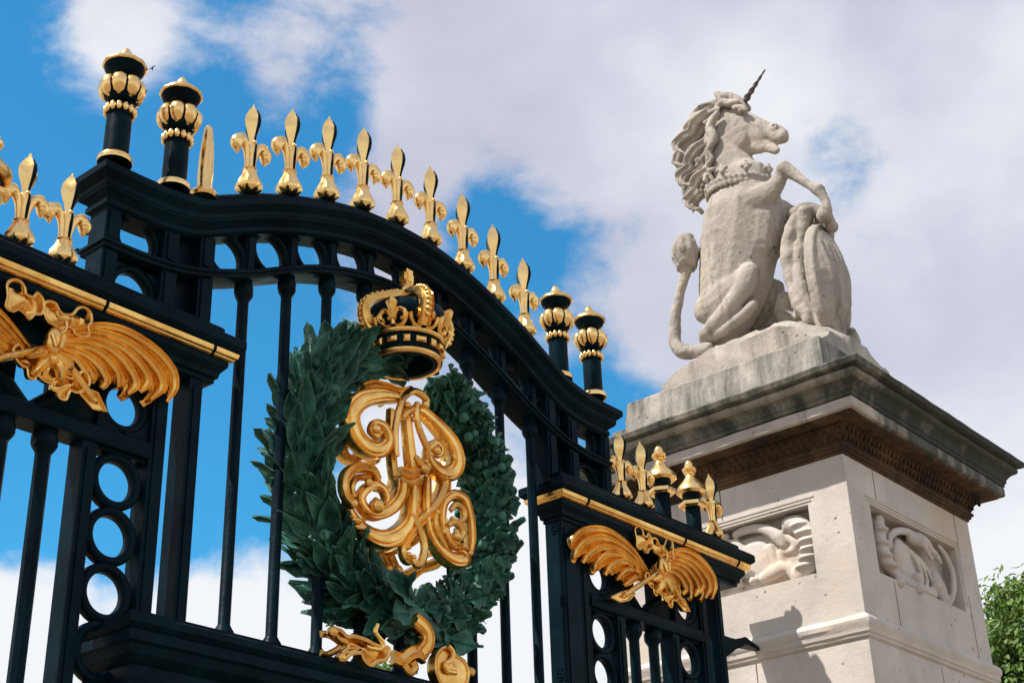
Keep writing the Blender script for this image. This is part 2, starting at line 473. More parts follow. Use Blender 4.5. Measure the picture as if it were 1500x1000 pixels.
def urn(parent, loc):
    col = MB(); col.lathe([(.15,0),(.15,.03),(.12,.035),(.118,.5),(.10,.52),(.125,.56),(.125,.6),(.085,.63),(.08,.67),(.11,.68),(.155,.71),(.182,.77),(.185,.85),(.165,.90),(.10,.945),(.085,.96),(.08,.985),(.12,1.0),(.175,1.04),(.195,1.09),(.17,1.11),(.03,1.12)], 28)
    u = obj('finial', col, IRON, parent, loc)
    g = MB(); g.lathe([(.12,.0),(.16,.0),(.165,.03),(.16,.055),(.125,.075)], 28); obj('base_ring', g, GOLD, u, loc)
    g = MB()
    for k in range(14):
        a = 2*math.pi*k/14
        g.ball((.132*math.cos(a), .132*math.sin(a), .58), .029, (1,1,1.7), 8)
    obj('bead_ring', g, GOLD, u, loc)
    g = MB(); nl = 8
    for k in range(nl):
        a = 2*math.pi*k/nl
        rr = []
        for (r, z, w) in ((.14,.70,.026),(.185,.735,.050),(.212,.79,.064),(.22,.845,.068),(.20,.90,.060),(.15,.94,.042),(.10,.955,.025)):
            loop = []
            for q in range(8):
                b_ = 2*math.pi*q/8
                rad = r-.03+.038*math.cos(b_); tx = w*math.sin(b_)
                loop.append((rad*math.cos(a)-tx*math.sin(a), rad*math.sin(a)+tx*math.cos(a), z))
            rr.append(loop)
        g.loft(rr)
    obj('gadrooned_bowl', g, GOLD, u, loc)
    g = MB(); g.lathe([(.16,1.085),(.2,1.085),(.212,1.10),(.205,1.125),(.16,1.165),(.09,1.195),(.045,1.185),(.042,1.20),(.062,1.215),(.066,1.24),(.05,1.275),(.03,1.31),(.012,1.33),(.002,1.335)], 28, mod=lambda a,q,z: 1+(.025*math.cos(18*a) if z < 1.13 else 0))
    obj('lid', g, GOLD, u, loc)
    return u
Y_U = 10.04
ur = urn(over, (6.42,Y_U,7.725))
for x in (7.09, 12.99, 13.68): dup(ur, over, (x,Y_U,7.725 if x > 7.2 and x > 13.2 else 7.75))
mb = MB(); mb.lathe([(.07,0),(.125,.01),(.14,.04),(.125,.075),(.085,.09),(.075,.11),(.078,.3),(.07,.55),(.045,.82),(.025,.86),(.004,.875)], 20)
obj('spike', mb, GOLD, over, (7.45,10.04,7.815))

# ------------------------------------------------------------------ gate leaf (bars, rail)
gate = empty('iron_gate', (XC,10.15,-4), 'central dark iron gate with tall round bars behind the green wreath', 'gate')
ZR = 3.60
for i, x in enumerate(BX):
    zt = zch(x)-.09
    # bars behind the wreath stop at the emblem, as the openings show
    if i in (2, 3, 4, 5, 6):
        lim_t = 5.68+1.55*math.sqrt(max(.05, 1-((x-10.25)/1.75)**2)); lim_b = 5.60-1.5*math.sqrt(max(.05, 1-((x-10.25)/1.75)**2))
        w = .055
        obj('bar', bar_mb(zt-lim_t, w, top=True, bot=False), IRON, gate, (x,10.15,lim_t))
        obj('bar', bar_mb(lim_b-ZR, w, top=False, bot=True), IRON, gate, (x,10.15,ZR))
    else:
        obj('bar', bar_mb(zt-ZR, .055), IRON, gate, (x,10.15,ZR))
# lock rail and solid lower panel
mb = MB()
def rect(x0,x1,y0,y1,z,o): return [(x0-o,y0-o,z),(x1+o,y0-o,z),(x1+o,y1+o,z),(x0-o,y1+o,z)]
x0,x1 = 6.86, M2(6.86)
mb.loft([rect(x0,x1,9.74,10.5,z,o) for z,o in ((2.86,-.03),(2.88,.0),(2.95,.0),(2.97,-.05),(3.10,-.05),(3.12,-.02),(3.17,.03),(3.24,.05),(3.26,.08),(3.34,.08),(3.36,.06),(3.40,.1),(3.46,.1),(3.47,.08))])
mb.box(7.0,M2(7.0),9.95,10.35,3.46,3.6)
obj('lock_rail', mb, IRON, gate, (XC,10.15,3.4), absolute=True, angle=25)
mb = MB(); mb.box(x0+.05,x1-.05,9.85,10.4,-3.9,2.87)
for k in range(6):
    a = x0+.25+k*1.07; 
    for (q0,q1,z0,z1) in ((a,a+.9,2.6,2.68),(a,a+.9,-3.4,-3.32),(a,a+.08,-3.32,2.6),(a+.82,a+.9,-3.32,2.6)): mb.box(q0,q1,9.80,9.86,z0,z1)
obj('lower_panel', mb, IRON, gate, (XC,10.15,0), absolute=True)

# ------------------------------------------------------------------ side screens
K = Vector((5.89,9.9,5.61))       # knot of the palm ornament on the left screen
def loc_(L): return [Vector((p[0]-K.x, p[1]-9.9, p[2]-K.z)) for p in L]
FR = [[(5.895,9.9,5.662),(6.013,9.9,5.776),(6.267,9.9,5.923),(6.505,9.9,5.992),(6.729,9.9,5.981),(6.964,9.9,5.917),(7.14,9.9,5.802),(7.191,9.9,5.658),(7.137,9.9,5.506)],
      [(5.904,9.9,5.646),(6.068,9.9,5.764),(6.327,9.9,5.886),(6.607,9.9,5.903),(6.848,9.9,5.822),(7.006,9.9,5.709),(7.047,9.9,5.589),(6.97,9.9,5.478)],
      [(5.906,9.9,5.628),(6.104,9.9,5.745),(6.367,9.9,5.841),(6.616,9.9,5.819),(6.806,9.9,5.727),(6.897,9.9,5.625),(6.863,9.9,5.521)],
      [(5.908,9.9,5.616),(6.107,9.9,5.72),(6.353,9.9,5.784),(6.553,9.9,5.744),(6.707,9.9,5.639),(6.775,9.9,5.538),(6.727,9.9,5.45)],
      [(5.91,9.9,5.597),(6.079,9.9,5.678),(6.291,9.9,5.716),(6.463,9.9,5.666),(6.586,9.9,5.578),(6.625,9.9,5.474)],
      [(5.911,9.9,5.585),(6.064,9.9,5.634),(6.232,9.9,5.636),(6.376,9.9,5.577),(6.477,9.9,5.482),(6.457,9.9,5.411)],
      [(5.914,9.9,5.567),(6.037,9.9,5.586),(6.161,9.9,5.553),(6.265,9.9,5.474),(6.293,9.9,5.413)]]
K2 = Vector((14.59,9.9,5.76))
FL = [[(14.47,9.9,5.674),(14.18,9.9,5.86),(13.91,9.9,5.951),(13.59,9.9,5.995),(13.3,9.9,5.954),(13.05,9.9,5.858),(12.9,9.9,5.727),(12.91,9.9,5.654)], [(14.39,9.9,5.675),(14.13,9.9,5.814),(13.78,9.9,5.893),(13.44,9.9,5.878),(13.12,9.9,5.757),(12.97,9.9,5.619),(12.94,9.9,5.52)],
      [(14.37,9.9,5.669),(14.07,9.9,5.764),(13.7,9.9,5.796),(13.4,9.9,5.74),(13.2,9.9,5.625),(13.11,9.9,5.504)], [(14.35,9.9,5.647),(14.06,9.9,5.728),(13.76,9.9,5.751),(13.5,9.9,5.679),(13.35,9.9,5.561),(13.32,9.9,5.469)],
      [(14.34,9.9,5.611),(14.05,9.9,5.666),(13.85,9.9,5.678),(13.63,9.9,5.585),(13.53,9.9,5.45)], [(14.34,9.9,5.585),(14.15,9.9,5.627),(13.94,9.9,5.595),(13.76,9.9,5.443)], [(14.37,9.9,5.564),(14.2,9.9,5.56),(14.04,9.9,5.507),(13.91,9.9,5.403)]]
HEAD_L = [(13.54,9.9,5.169),(13.74,9.9,5.27),(13.95,9.9,5.351),(14.04,9.9,5.321),(13.91,9.9,5.215),(13.72,9.9,5.151)]
BOW_R = [(5.825,9.9,5.997),(5.873,9.9,6.041),(5.939,9.9,6.048),(5.979,9.9,5.998),(6.028,9.9,5.977),(6.106,9.9,6.007),(6.151,9.9,6.084),(6.217,9.9,6.117),(6.283,9.9,6.089),(6.298,9.9,6.014),(6.271,9.9,5.951),(6.292,9.9,5.886),(6.235,9.9,5.845),(6.161,9.9,5.837),(6.121,9.9,5.882),(6.055,9.9,5.87),(6.006,9.9,5.832),(5.937,9.9,5.851),(5.867,9.9,5.877)]
BOW_L = [(5.469,9.9,6.043),(5.512,9.9,6.099),(5.581,9.9,6.114),(5.632,9.9,6.07),(5.652,9.9,6.019),(5.717,9.9,6.019),(5.75,9.9,6.071),(5.807,9.9,6.035),(5.831,9.9,5.953),(5.806,9.9,5.892),(5.75,9.9,5.87),(5.706,9.9,5.809),(5.664,9.9,5.837),(5.597,9.9,5.856),(5.551,9.9,5.819),(5.485,9.9,5.838),(5.49,9.9,5.936)]
BOW_B = [(5.957,9.9,5.337),(6.034,9.9,5.395),(6.133,9.9,5.397),(6.197,9.9,5.476),(6.249,9.9,5.5),(6.298,9.9,5.428),(6.26,9.9,5.345),(6.18,9.9,5.287),(6.121,9.9,5.286),(6.092,9.9,5.195),(6.034,9.9,5.188),(6.002,9.9,5.234),(5.949,9.9,5.247)]
BOW_K = [(5.814,9.9,5.437),(5.879,9.9,5.485),(5.925,9.9,5.432),(5.972,9.9,5.367),(5.946,9.9,5.271),(5.87,9.9,5.257),(5.787,9.9,5.303),(5.777,9.9,5.374)]
HEAD = [(6.216,9.9,5.267),(6.309,9.9,5.33),(6.392,9.9,5.326),(6.504,9.9,5.184),(6.362,9.9,5.171)]
def palm(parent, base):
    mb = MB()
    for sx in (1, -1):
        ALL = []
        for i, L in enumerate(FR if sx > 0 else FL):
            src = loc_(L) if sx > 0 else [Vector(p)-K2 for p in L]
            P = cat([Vector((p.x, p.y, p.z)) for p in src], 5); P = [P[int(q*(len(P)-1)/32)] for q in range(33)]
            if ALL: ALL.append([(a_+b_)*.5*Vector((1,1,1)) for a_, b_ in zip(ALL[-1], P)])
            ALL.append(P)
        for i, P in enumerate(ALL):
            if i % 2: P = P[:30]
            n = len(P)
            P = [Vector((p.x, p.y-.01-.045*math.sin(math.pi*min(1,k/n*1.0))+.03*(i % 2), p.z)) for k, p in enumerate(P)]
            w = lerp_list([.012,.024,.033,.040,.045,.047,.046,.042,.02], n)
            mb.strap(P, w, .05, FROND)
        for q in (0, 1):   # back feathers filling the fan
            L = FR[1+2*q] if sx > 0 else FL[1+2*q]; src = loc_(L) if sx > 0 else [Vector(p)-K2 for p in L]
            P = cat([Vector((p.x*.97, p.y+.05, p.z-.03)) for p in src], 4)
            mb.strap(P, lerp_list([.02,.06,.09,.08,.03], len(P)), .05, RIDGED)
        a = loc_(HEAD) if sx > 0 else [Vector(p)-K2 for p in HEAD_L]; o_ = [(p.x, p.z) for p in a]; mb.plate(o_, -.08, .06, rim=.01, dish=-.03)
        e_ = Vector((sum(p[0] for p in o_)/len(o_), -.08, sum(p[1] for p in o_)/len(o_)))
        mb.strap([Vector((sx*.02,-.10,-.05)), e_*.5+Vector((0,-.07,-.01)), e_], .032, .05, ROUND)
    for L, y in ((BOW_R,-.06),(BOW_L,-.07)): mb.plate([(p.x-.03, p.z-.045) for p in loc_(L)], y, .05, rim=.014, dish=.015)
    for sx in (1,-1):
        mb.plate([(sx*p.x*(.8 if sx < 0 else 1), p.z*(.8 if sx < 0 else 1)-.03) for p in loc_(BOW_B)], -.09, .05, rim=.013, dish=.015)
    mb.plate([(p.x, p.z) for p in loc_(BOW_K)], -.10, .06, rim=.013, dish=-.04)
    mb.strap(cat([(-.03,-.12,.02),(.03,-.15,.07),(.09,-.15,.14),(.08,-.15,.22),(.02,-.15,.22),(-.02,-.15,.27)],4), .016, .03, ROUND)
    mb.ball((0,-.13,0), .10, (.8,.7,1.25), 12)
    mb.tube([(-.06,-.2,.02),(-.02,-.21,-.08)], .02, 6); mb.tube([(.05,-.2,.05),(.03,-.21,-.08)], .02, 6)
    for k in range(5):   # small leaf curls hanging from the knot
        a = -math.pi*.5+ (k-2)*.5; L = .24+.08*math.sin(k*2.3)
        P = cat([Vector((0,-.1,-.08)), Vector((math.cos(a)*L*.6,-.16,-.08+math.sin(a)*L*.6)), Vector((math.cos(a)*L,-.1,-.08+math.sin(a)*L))], 4)
        mb.strap(P, lerp_list([.02,.055,.045,.01], len(P)), .045, RIDGED)
    return obj('palm_ornament', mb, GOLD2, parent, base)
def onion(parent, loc):
    m1 = MB(); m1.lathe([(.10,0),(.10,.34),(.085,.36),(.085,.42),(.11,.44),(.13,.48),(.12,.53),(.03,.54)], 6 if False else 12)
    u = obj('finial', m1, IRON, parent, loc)
    g = MB(); g.lathe([(.09,.32),(.15,.31),(.185,.34),(.185,.385),(.15,.40),(.09,.405)], 6); obj('collar', g, GOLD, u, loc)
    g = MB(); g.lathe([(.06,.50),(.17,.505),(.205,.54),(.20,.585),(.155,.64),(.10,.71),(.068,.76),(.058,.79),(.075,.80),(.075,.815),(.058,.825),(.092,.84),(.10,.87),(.082,.90),(.06,.91),(.064,.94),(.042,.985),(.008,1.01)], 24)
    obj('onion_cap', g, GOLD, u, loc)
    return u
ledge_prof = [(5.87,.0),(5.885,.05),(5.93,.05),(5.935,.075),(5.985,.085),(6.03,.12),(6.045,.135),(6.095,.14)]
gold_prof = [(6.10,.15),(6.11,.172),(6.125,.178),(6.135,.196),(6.16,.204),(6.18,.206),(6.19,.20)]
lip_prof = [(6.193,.205),(6.215,.235),(6.235,.25),(6.31,.25),(6.33,.235),(6.35,.15)]
wing_protos = {}
def wing(cx, xl, xr, label, fl_x, on_x, right):
    t = empty('side_screen', (cx,10.12,-4), label, 'gate screen')
    def sw(prof, name, m, seams=()):
        mb = MB(); mb.loft([rect(xl+.22,xr-.22,10.06,10.18,z,o+.03) for z,o in prof]); return obj(name, mb, m, t, (cx,10.12,6.1), absolute=True, angle=22)
    sw(ledge_prof, 'ledge', IRON); sw(gold_prof, 'gilt_moulding', GOLD2); sw(lip_prof, 'ledge_lip', IRON)
    for fx in (.12, .62, .93):      # dark joints across the gilding
        mb = MB()
        x = xl+(xr-xl)*fx
        mb.loft([[(x-.012,9.93-o-.006,z),(x+.012,9.93-o-.006,z),(x+.012,9.93-o+.04,z),(x-.012,9.93-o+.04,z)] for z,o in [(z_, o_-.095) for z_, o_ in gold_prof]])
        obj('joint_strip', mb, IRON, t, (x,10.12,6.1), absolute=True)
    zb = -3.98
    def post(a, c, name='post', yf=10.0, yb=10.24, z1=5.88, z0=zb):
        x0, x1 = cx+a, cx+c
        mb = MB(); mb.box(x0,x1,yf,yb,z0,z1)
        if x1-x0 > .12: mb.box(x0+.04,x1-.04,yf-.014,yf+.01,z0+.1,z1-.08)
        return obj(name, mb, IRON, t, (x0,10.12,z0), absolute=True)
    for s_ in (-1, 1):
        a = (1.53, 1.67) if s_ > 0 else (-1.67, -1.36); post(a[0], a[1], 'stile')
        a = sorted((s_*1.165, s_*1.325)); post(a[0], a[1], 'post', 10.02, 10.22)
        a = sorted((s_*.50, s_*.64)); post(a[0], a[1], 'post', 10.02, 10.22, 4.98)
        # column of rings with the narrow fillets between them
        ref = wing_protos.get('ring')
        for k in range(17):
            z = 4.70-.49*k
            if z < -3.6: break
            if ref is None:
                ref = obj('ring', ring_mb(.258,.178,-.065,.065), IRON, t, (cx+s_*.90,10.12,z)); wing_protos['ring'] = ref
            else: dup(ref, t, (cx+s_*.90,10.12,z))
        mb = MB(); mb.box(cx+s_*.90-.28,cx+s_*.90+.28,10.05,10.2,4.93,5.0)
        obj('ring_header', mb, IRON, t, (cx+s_*.9,10.12,5), absolute=True)
        dup(ref, t, (cx+s_*.90,10.12,5.40))
        mb = MB()
        zc = 5.40; x = cx+s_*.90
        for q in range(4):
            a0 = q*math.pi/2
            arc = [(x+.25*math.cos(a0+math.pi/2*k/8), zc+.25*math.sin(a0+math.pi/2*k/8)) for k in range(9)]
            o_ = arc+[(x+.27*(1 if q in (0,3) else -1), zc+.3*(1 if q < 2 else -1))]
            mb.loft([[(p, 10.05, z) for p, z in o_], [(p, 10.19, z) for p, z in o_]])
        mb.box(x-.27,x+.27,10.05,10.19,5.64,5.88)
        obj('ring_panel', mb, IRON, t, (x,10.12,5.4), absolute=True)
        bx = cx+s_*.2
        obj('bar', bar_mb(4.98+3.9, .062), IRON, t, (bx,10.12,-3.9))
    mb = MB(); mb.loft([rect(cx-1.16,cx+1.16,10.0,10.24,z,o) for z,o in ((4.96,.0),(4.98,.012),(5.05,.014),(5.06,.0),(5.10,.0),(5.12,-.02))])
    mb.box(cx-.66,cx+.66,10.06,10.18,5.66,5.88)
    obj('rail', mb, IRON, t, (cx,10.12,5), absolute=True)
    mb = MB()       # pierced backing behind the palms: two curved braces
    for s_ in (-1,1):
        mb.strap([Vector((cx+s_*q[0],10.12,q[1])) for q in [(.05,5.12),(.25,5.3),(.5,5.42),(.64,5.62),(.64,5.75)]], .07, .06, ROUND)
        mb.box(cx+s_*.40-.245,cx+s_*.40+.245,10.1,10.16,5.08,5.72)
    obj('backing', mb, IRON, t, (cx,10.12,5.4), absolute=True)
    palm(t, (cx-.01 if not right else cx+.09, 9.95, 5.61 if not right else 5.66))
    ztp = 6.47
    mb = MB(); mb.loft([rect(xl+.22,xr-.22,10.06,10.18,z,o) for z,o in ((6.33,.13),(6.45,.13),(6.47,.11))]); obj('ledge_step', mb, IRON, t, (cx,10.12,6.4), absolute=True)
    for x in fl_x: dup(fl0, t, (x,10.03,ztp)).scale = (.96,.96,.86)
    ref = wing_protos.get('onion')
    for x in on_x:
        if ref is None: ref = onion(t, (x,10.03,ztp)); wing_protos['onion'] = ref
        else: dup(ref, t, (x,10.03,ztp))
    return t
WL = wing(5.90, 4.0, 7.82, 'dark iron side screen with gilded palms, left of the wreathed gate', (4.0,4.45,5.57,6.0), (4.75,5.2), False)
WR = wing(14.50, 12.68, 16.72, 'dark iron side screen with gilded palms, beside the stone pillar', (14.13,14.60,16.2), (15.03,15.73), True)
for z in (5.05, 1.0):     # bracket that ties the right screen to the pillar
    mb = MB(); mb.loft([[(x,10.12-w,z0),(x,10.12+w,z0),(x,10.12+w,z1),(x,10.12-w,z1)] for x,w,z0,z1 in ((16.1,.11,z-.22,z+.1),(16.3,.11,z-.12,z+.1),(16.45,.1,z-.03,z+.11),(16.58,.1,z+.02,z+.14),(16.72,.1,z+.09,z+.19),(17.24,.03,z+.1,z+.13))])
    obj('bracket', mb, IRON, WR, (16.2,10.12,z), absolute=True)
for mx in [(12.83,10.11,5.778),(12.83,10.02,4.889),(12.83,10.12,4.066)]:
    mb = MB(); mb.tube([(12.825, mx[1]+.045*math.cos(a), mx[2]+.045*math.sin(a)) for a in (2*math.pi*k/16 for k in range(17))], .008, 6)
    mb.tube([(12.825,mx[1]-.04,mx[2]),(12.825,mx[1]+.04,mx[2])], .008, 5); mb.tube([(12.825,mx[1],mx[2]-.04),(12.825,mx[1],mx[2]+.04)], .008, 5)
    for a in range(3): mb.tube([(12.825,mx[1]+(a-1)*.03,mx[2]+.05),(12.825,mx[1]+(a-1)*.04,mx[2]+.085)], .008, 5)
    obj('embossed_mark', mb, IRON, WR, tuple(mx), absolute=True)
# thin lightning rod by the left pier
mb = MB(); mb.tube([(6.2,10.25,6.35),(6.19,10.25,6.62),(6.2,10.25,6.75),(6.28,10.25,6.84)], .012, 6)
obj('rod', mb, IRON, over, (6.2,10.25,6.5), absolute=True)

# ------------------------------------------------------------------ wreath
C0 = Vector((10.31,10.15,5.68)); RX, RZ = 1.37, 1.42
wreath = empty('wreath', (C0.x,10.15,C0.z), 'large dark green laurel and oak wreath ringing the gilded monogram', 'wreath')
def ringp(th): return Vector((C0.x+RX*math.cos(th), C0.y, C0.z+RZ*math.sin(th)))
def leaf(mb, base, d, nr, L, W, kind, r):
    d = d.normalized(); nr = (nr-d*nr.dot(d)).normalized(); sd = d.cross(nr)
    m = 9 if kind == 'laurel' else 17
    curl = r.uniform(-.05,.30); twist = r.uniform(-.25,.25); fold = r.uniform(.12,.38); bend = r.uniform(-.12,.12)
    rings = []
    for i in range(m+1):
        t = i/m
        if kind == 'laurel': w = W*(math.sin(math.pi*min(1,t*1.0)**.85)**.8 if 0 < t < 1 else 0)+.008
        else:
            env = math.sin(math.pi*(.12+.86*t))**.7
            w = W*env*(.66+.42*math.cos(t*math.pi*5.2+.6))+.01
        cen = base+d*L*t+nr*(curl*L*t*t*1.0-.0)+sd*bend*L*math.sin(math.pi*t)
        a = twist*t; s2 = sd*math.cos(a)+nr*math.sin(a); n2 = nr*math.cos(a)-sd*math.sin(a)
        wav = (.016*math.sin(t*math.pi*5+r.random()*.5) if kind == 'laurel' else .035*math.cos(t*math.pi*5.2+.6))
        rings.append([cen-s2*w+n2*(fold*w+wav), cen-s2*w*.5+n2*(fold*w*.3), cen-s2*.012-n2*.006, cen+n2*.012, cen+s2*.012-n2*.006, cen+s2*w*.5+n2*(fold*w*.3), cen+s2*w+n2*(fold*w-wav),
                      cen+s2*w*.5+n2*(fold*w*.3-.025), cen-n2*.03, cen-s2*w*.5+n2*(fold*w*.3-.025)])
    mb.loft(rings)
def branch(kind, a0, a1, nst, seed):
    r = random.Random(seed); core = MB(); mb = MB()
    ths = [a0+(a1-a0)*k/30 for k in range(31)]
    core.tube([ringp(t) for t in ths], lerp_list([.14,.2,.2,.18,.08], 31), 10)
    sg = 1 if a1 > a0 else -1
    for k in range(nst):
        f = (k+.2)/nst
        for j in range(7):
            th = a0+(a1-a0)*(f+r.uniform(-.3,.3)/nst+(.5/nst if j % 2 else 0))
            p = ringp(th); tg = (ringp(th+.01*sg)-ringp(th)).normalized(); ou = Vector((math.cos(th),0,math.sin(th)))
            ph = R_(-105+j*51+r.uniform(-14,14))
            c = Vector((0,-1,0))*math.cos(ph)+ou*math.sin(ph); sd = tg.cross(c); sz = (1-.15*f)
            inner = math.sin(ph) < -.4
            node = p+c*.13
            for q, (sp, lift) in enumerate(((0, .34), (-.62, .14), (.62, .20), (r.choice((-.3,.3)), .60))):
                if inner and q == 3: continue
                if inner: lift *= .4
                al = lift+r.uniform(-.08,.12)
                d = (tg*math.cos(al)+c*math.sin(al)+sd*(sp+r.uniform(-.12,.12))*(.6 if inner else 1)).normalized()
                if kind == 'laurel': leaf(mb, node-tg*.06, d, c+sd*(sp*.5+r.uniform(-.2,.2)), r.uniform(.54,.74)*sz*(1 if q == 0 else .82), r.uniform(.085,.12), kind, r)
                else: leaf(mb, node-tg*.06, d, c+sd*(sp*.5+r.uniform(-.25,.25)), r.uniform(.40,.52)*sz*(1 if q == 0 else .85), r.uniform(.14,.18), kind, r)
            if r.random() < .45:
                mb.ball(node+c*.16, .055, (1,1,1.1), 9)
                if r.random() < .5: mb.ball(node+c*.13+sd*.08, .042, (1,1,1.1), 9)
    b_ = len(core.v); core.v += mb.v; core.f += [tuple(q+b_ for q in f) for f in mb.f]; core.m += mb.m
    return core
obj('laurel_branch', branch('laurel', R_(-92), R_(-92-166), 12, 3), PATINA, wreath, C0, absolute=True, angle=50)
obj('oak_branch', branch('oak', R_(-88), R_(62), 13, 5), PATINA, wreath, C0, absolute=True, angle=50)
# leaf ends crossing below the knot
r = random.Random(11); mb = MB()
for k in range(16):
    s_ = -1 if k < 8 else 1
    b0 = Vector((C0.x+s_*r.uniform(.0,.2), 9.95+r.uniform(-.15,.35), 4.22+r.uniform(-.1,.12)))
    d = Vector((s_, r.uniform(-.5,.3), r.uniform(-.45,.1)))
    leaf(mb, b0, d, Vector((0,-1,.3*r.uniform(-1,1))), r.uniform(.55,.9), .13 if s_ < 0 else .16, 'laurel' if s_ < 0 else 'oak', r)
mb.tube([(C0.x-.5,10.05,4.05),(C0.x,9.95,4.2),(C0.x+.6,10.05,4.0)], .12, 8)
obj('leaf_tips', mb, PATINA, wreath, (C0.x,10.1,4.2), absolute=True, angle=50)
# gilt ribbon
rb = MB()
rb.strap(cat([(9.966,9.62,4.026),(10.08,9.62,3.981),(10.14,9.62,3.912),(10.13,9.62,3.816),(10.04,9.62,3.714)],5), .075, .06, BANDED)
rb.strap(cat([(9.682,9.62,3.616),(9.8,9.62,3.611),(9.892,9.62,3.68),(10,9.62,3.72),(10.12,9.62,3.694)],4), .07, .05, RIDGED)
rb.tube([tuple(p) for p in cat([(9.411,9.55,3.861),(9.386,9.55,3.785),(9.44,9.55,3.738),(9.494,9.55,3.696),(9.441,9.55,3.635),(9.345,9.55,3.624),(9.266,9.55,3.628)],5)], .022, 8)
rb.plate([(p[0],p[2]) for p in [(8.879,9.62,3.708),(8.954,9.62,3.71),(9.023,9.62,3.673),(9.125,9.62,3.692),(9.281,9.62,3.683),(9.413,9.62,3.657),(9.546,9.62,3.669),(9.565,9.62,3.621),(9.512,9.62,3.547),(9.415,9.62,3.517),(9.329,9.62,3.464),(9.242,9.62,3.499),(9.197,9.62,3.554),(9.07,9.62,3.518),(9.005,9.62,3.457),(8.961,9.62,3.498),(9.043,9.62,3.576),(9.025,9.62,3.623),(8.923,9.62,3.641)]], 9.55, .10, rim=.02, dish=.02)
rb.ball([(8.848,9.55,3.681)][0], .055); rb.ball([(8.963,9.55,3.467)][0], .05)
rb.plate([(p[0],p[2]) for p in [(10.22,9.62,3.727),(10.34,9.62,3.815),(10.48,9.62,3.761),(10.6,9.62,3.728),(10.66,9.62,3.636),(10.64,9.62,3.532),(10.56,9.62,3.438),(10.38,9.62,3.41),(10.25,9.62,3.467),(10.19,9.62,3.589)]], 9.55, .12, rim=.02, dish=-.05)
rb.tube([tuple(p) for p in cat([(10.34,9.52,3.829),(10.41,9.52,3.774),(10.38,9.52,3.696),(10.3,9.52,3.641),(10.32,9.52,3.58),(10.45,9.52,3.582)],5)], .026, 8)
rb.strap(cat([(10.51,9.6,3.694),(10.64,9.6,3.669),(10.78,9.6,3.66)],4), .045, .04, ROUND)
rb.strap(cat([(9.816,9.6,3.571),(9.89,9.6,3.507),(9.964,9.6,3.558),(9.927,9.6,3.617)],4), .04, .04, ROUND)
rb.strap(cat([(8.891,9.75,3.712),(9.017,9.75,3.723),(9.147,9.75,3.653),(8.981,9.75,3.54),(8.898,9.75,3.543)],4), .03, .04, ROUND)
obj('ribbon', rb, GOLD2, wreath, (10.1,9.6,3.9), absolute=True)

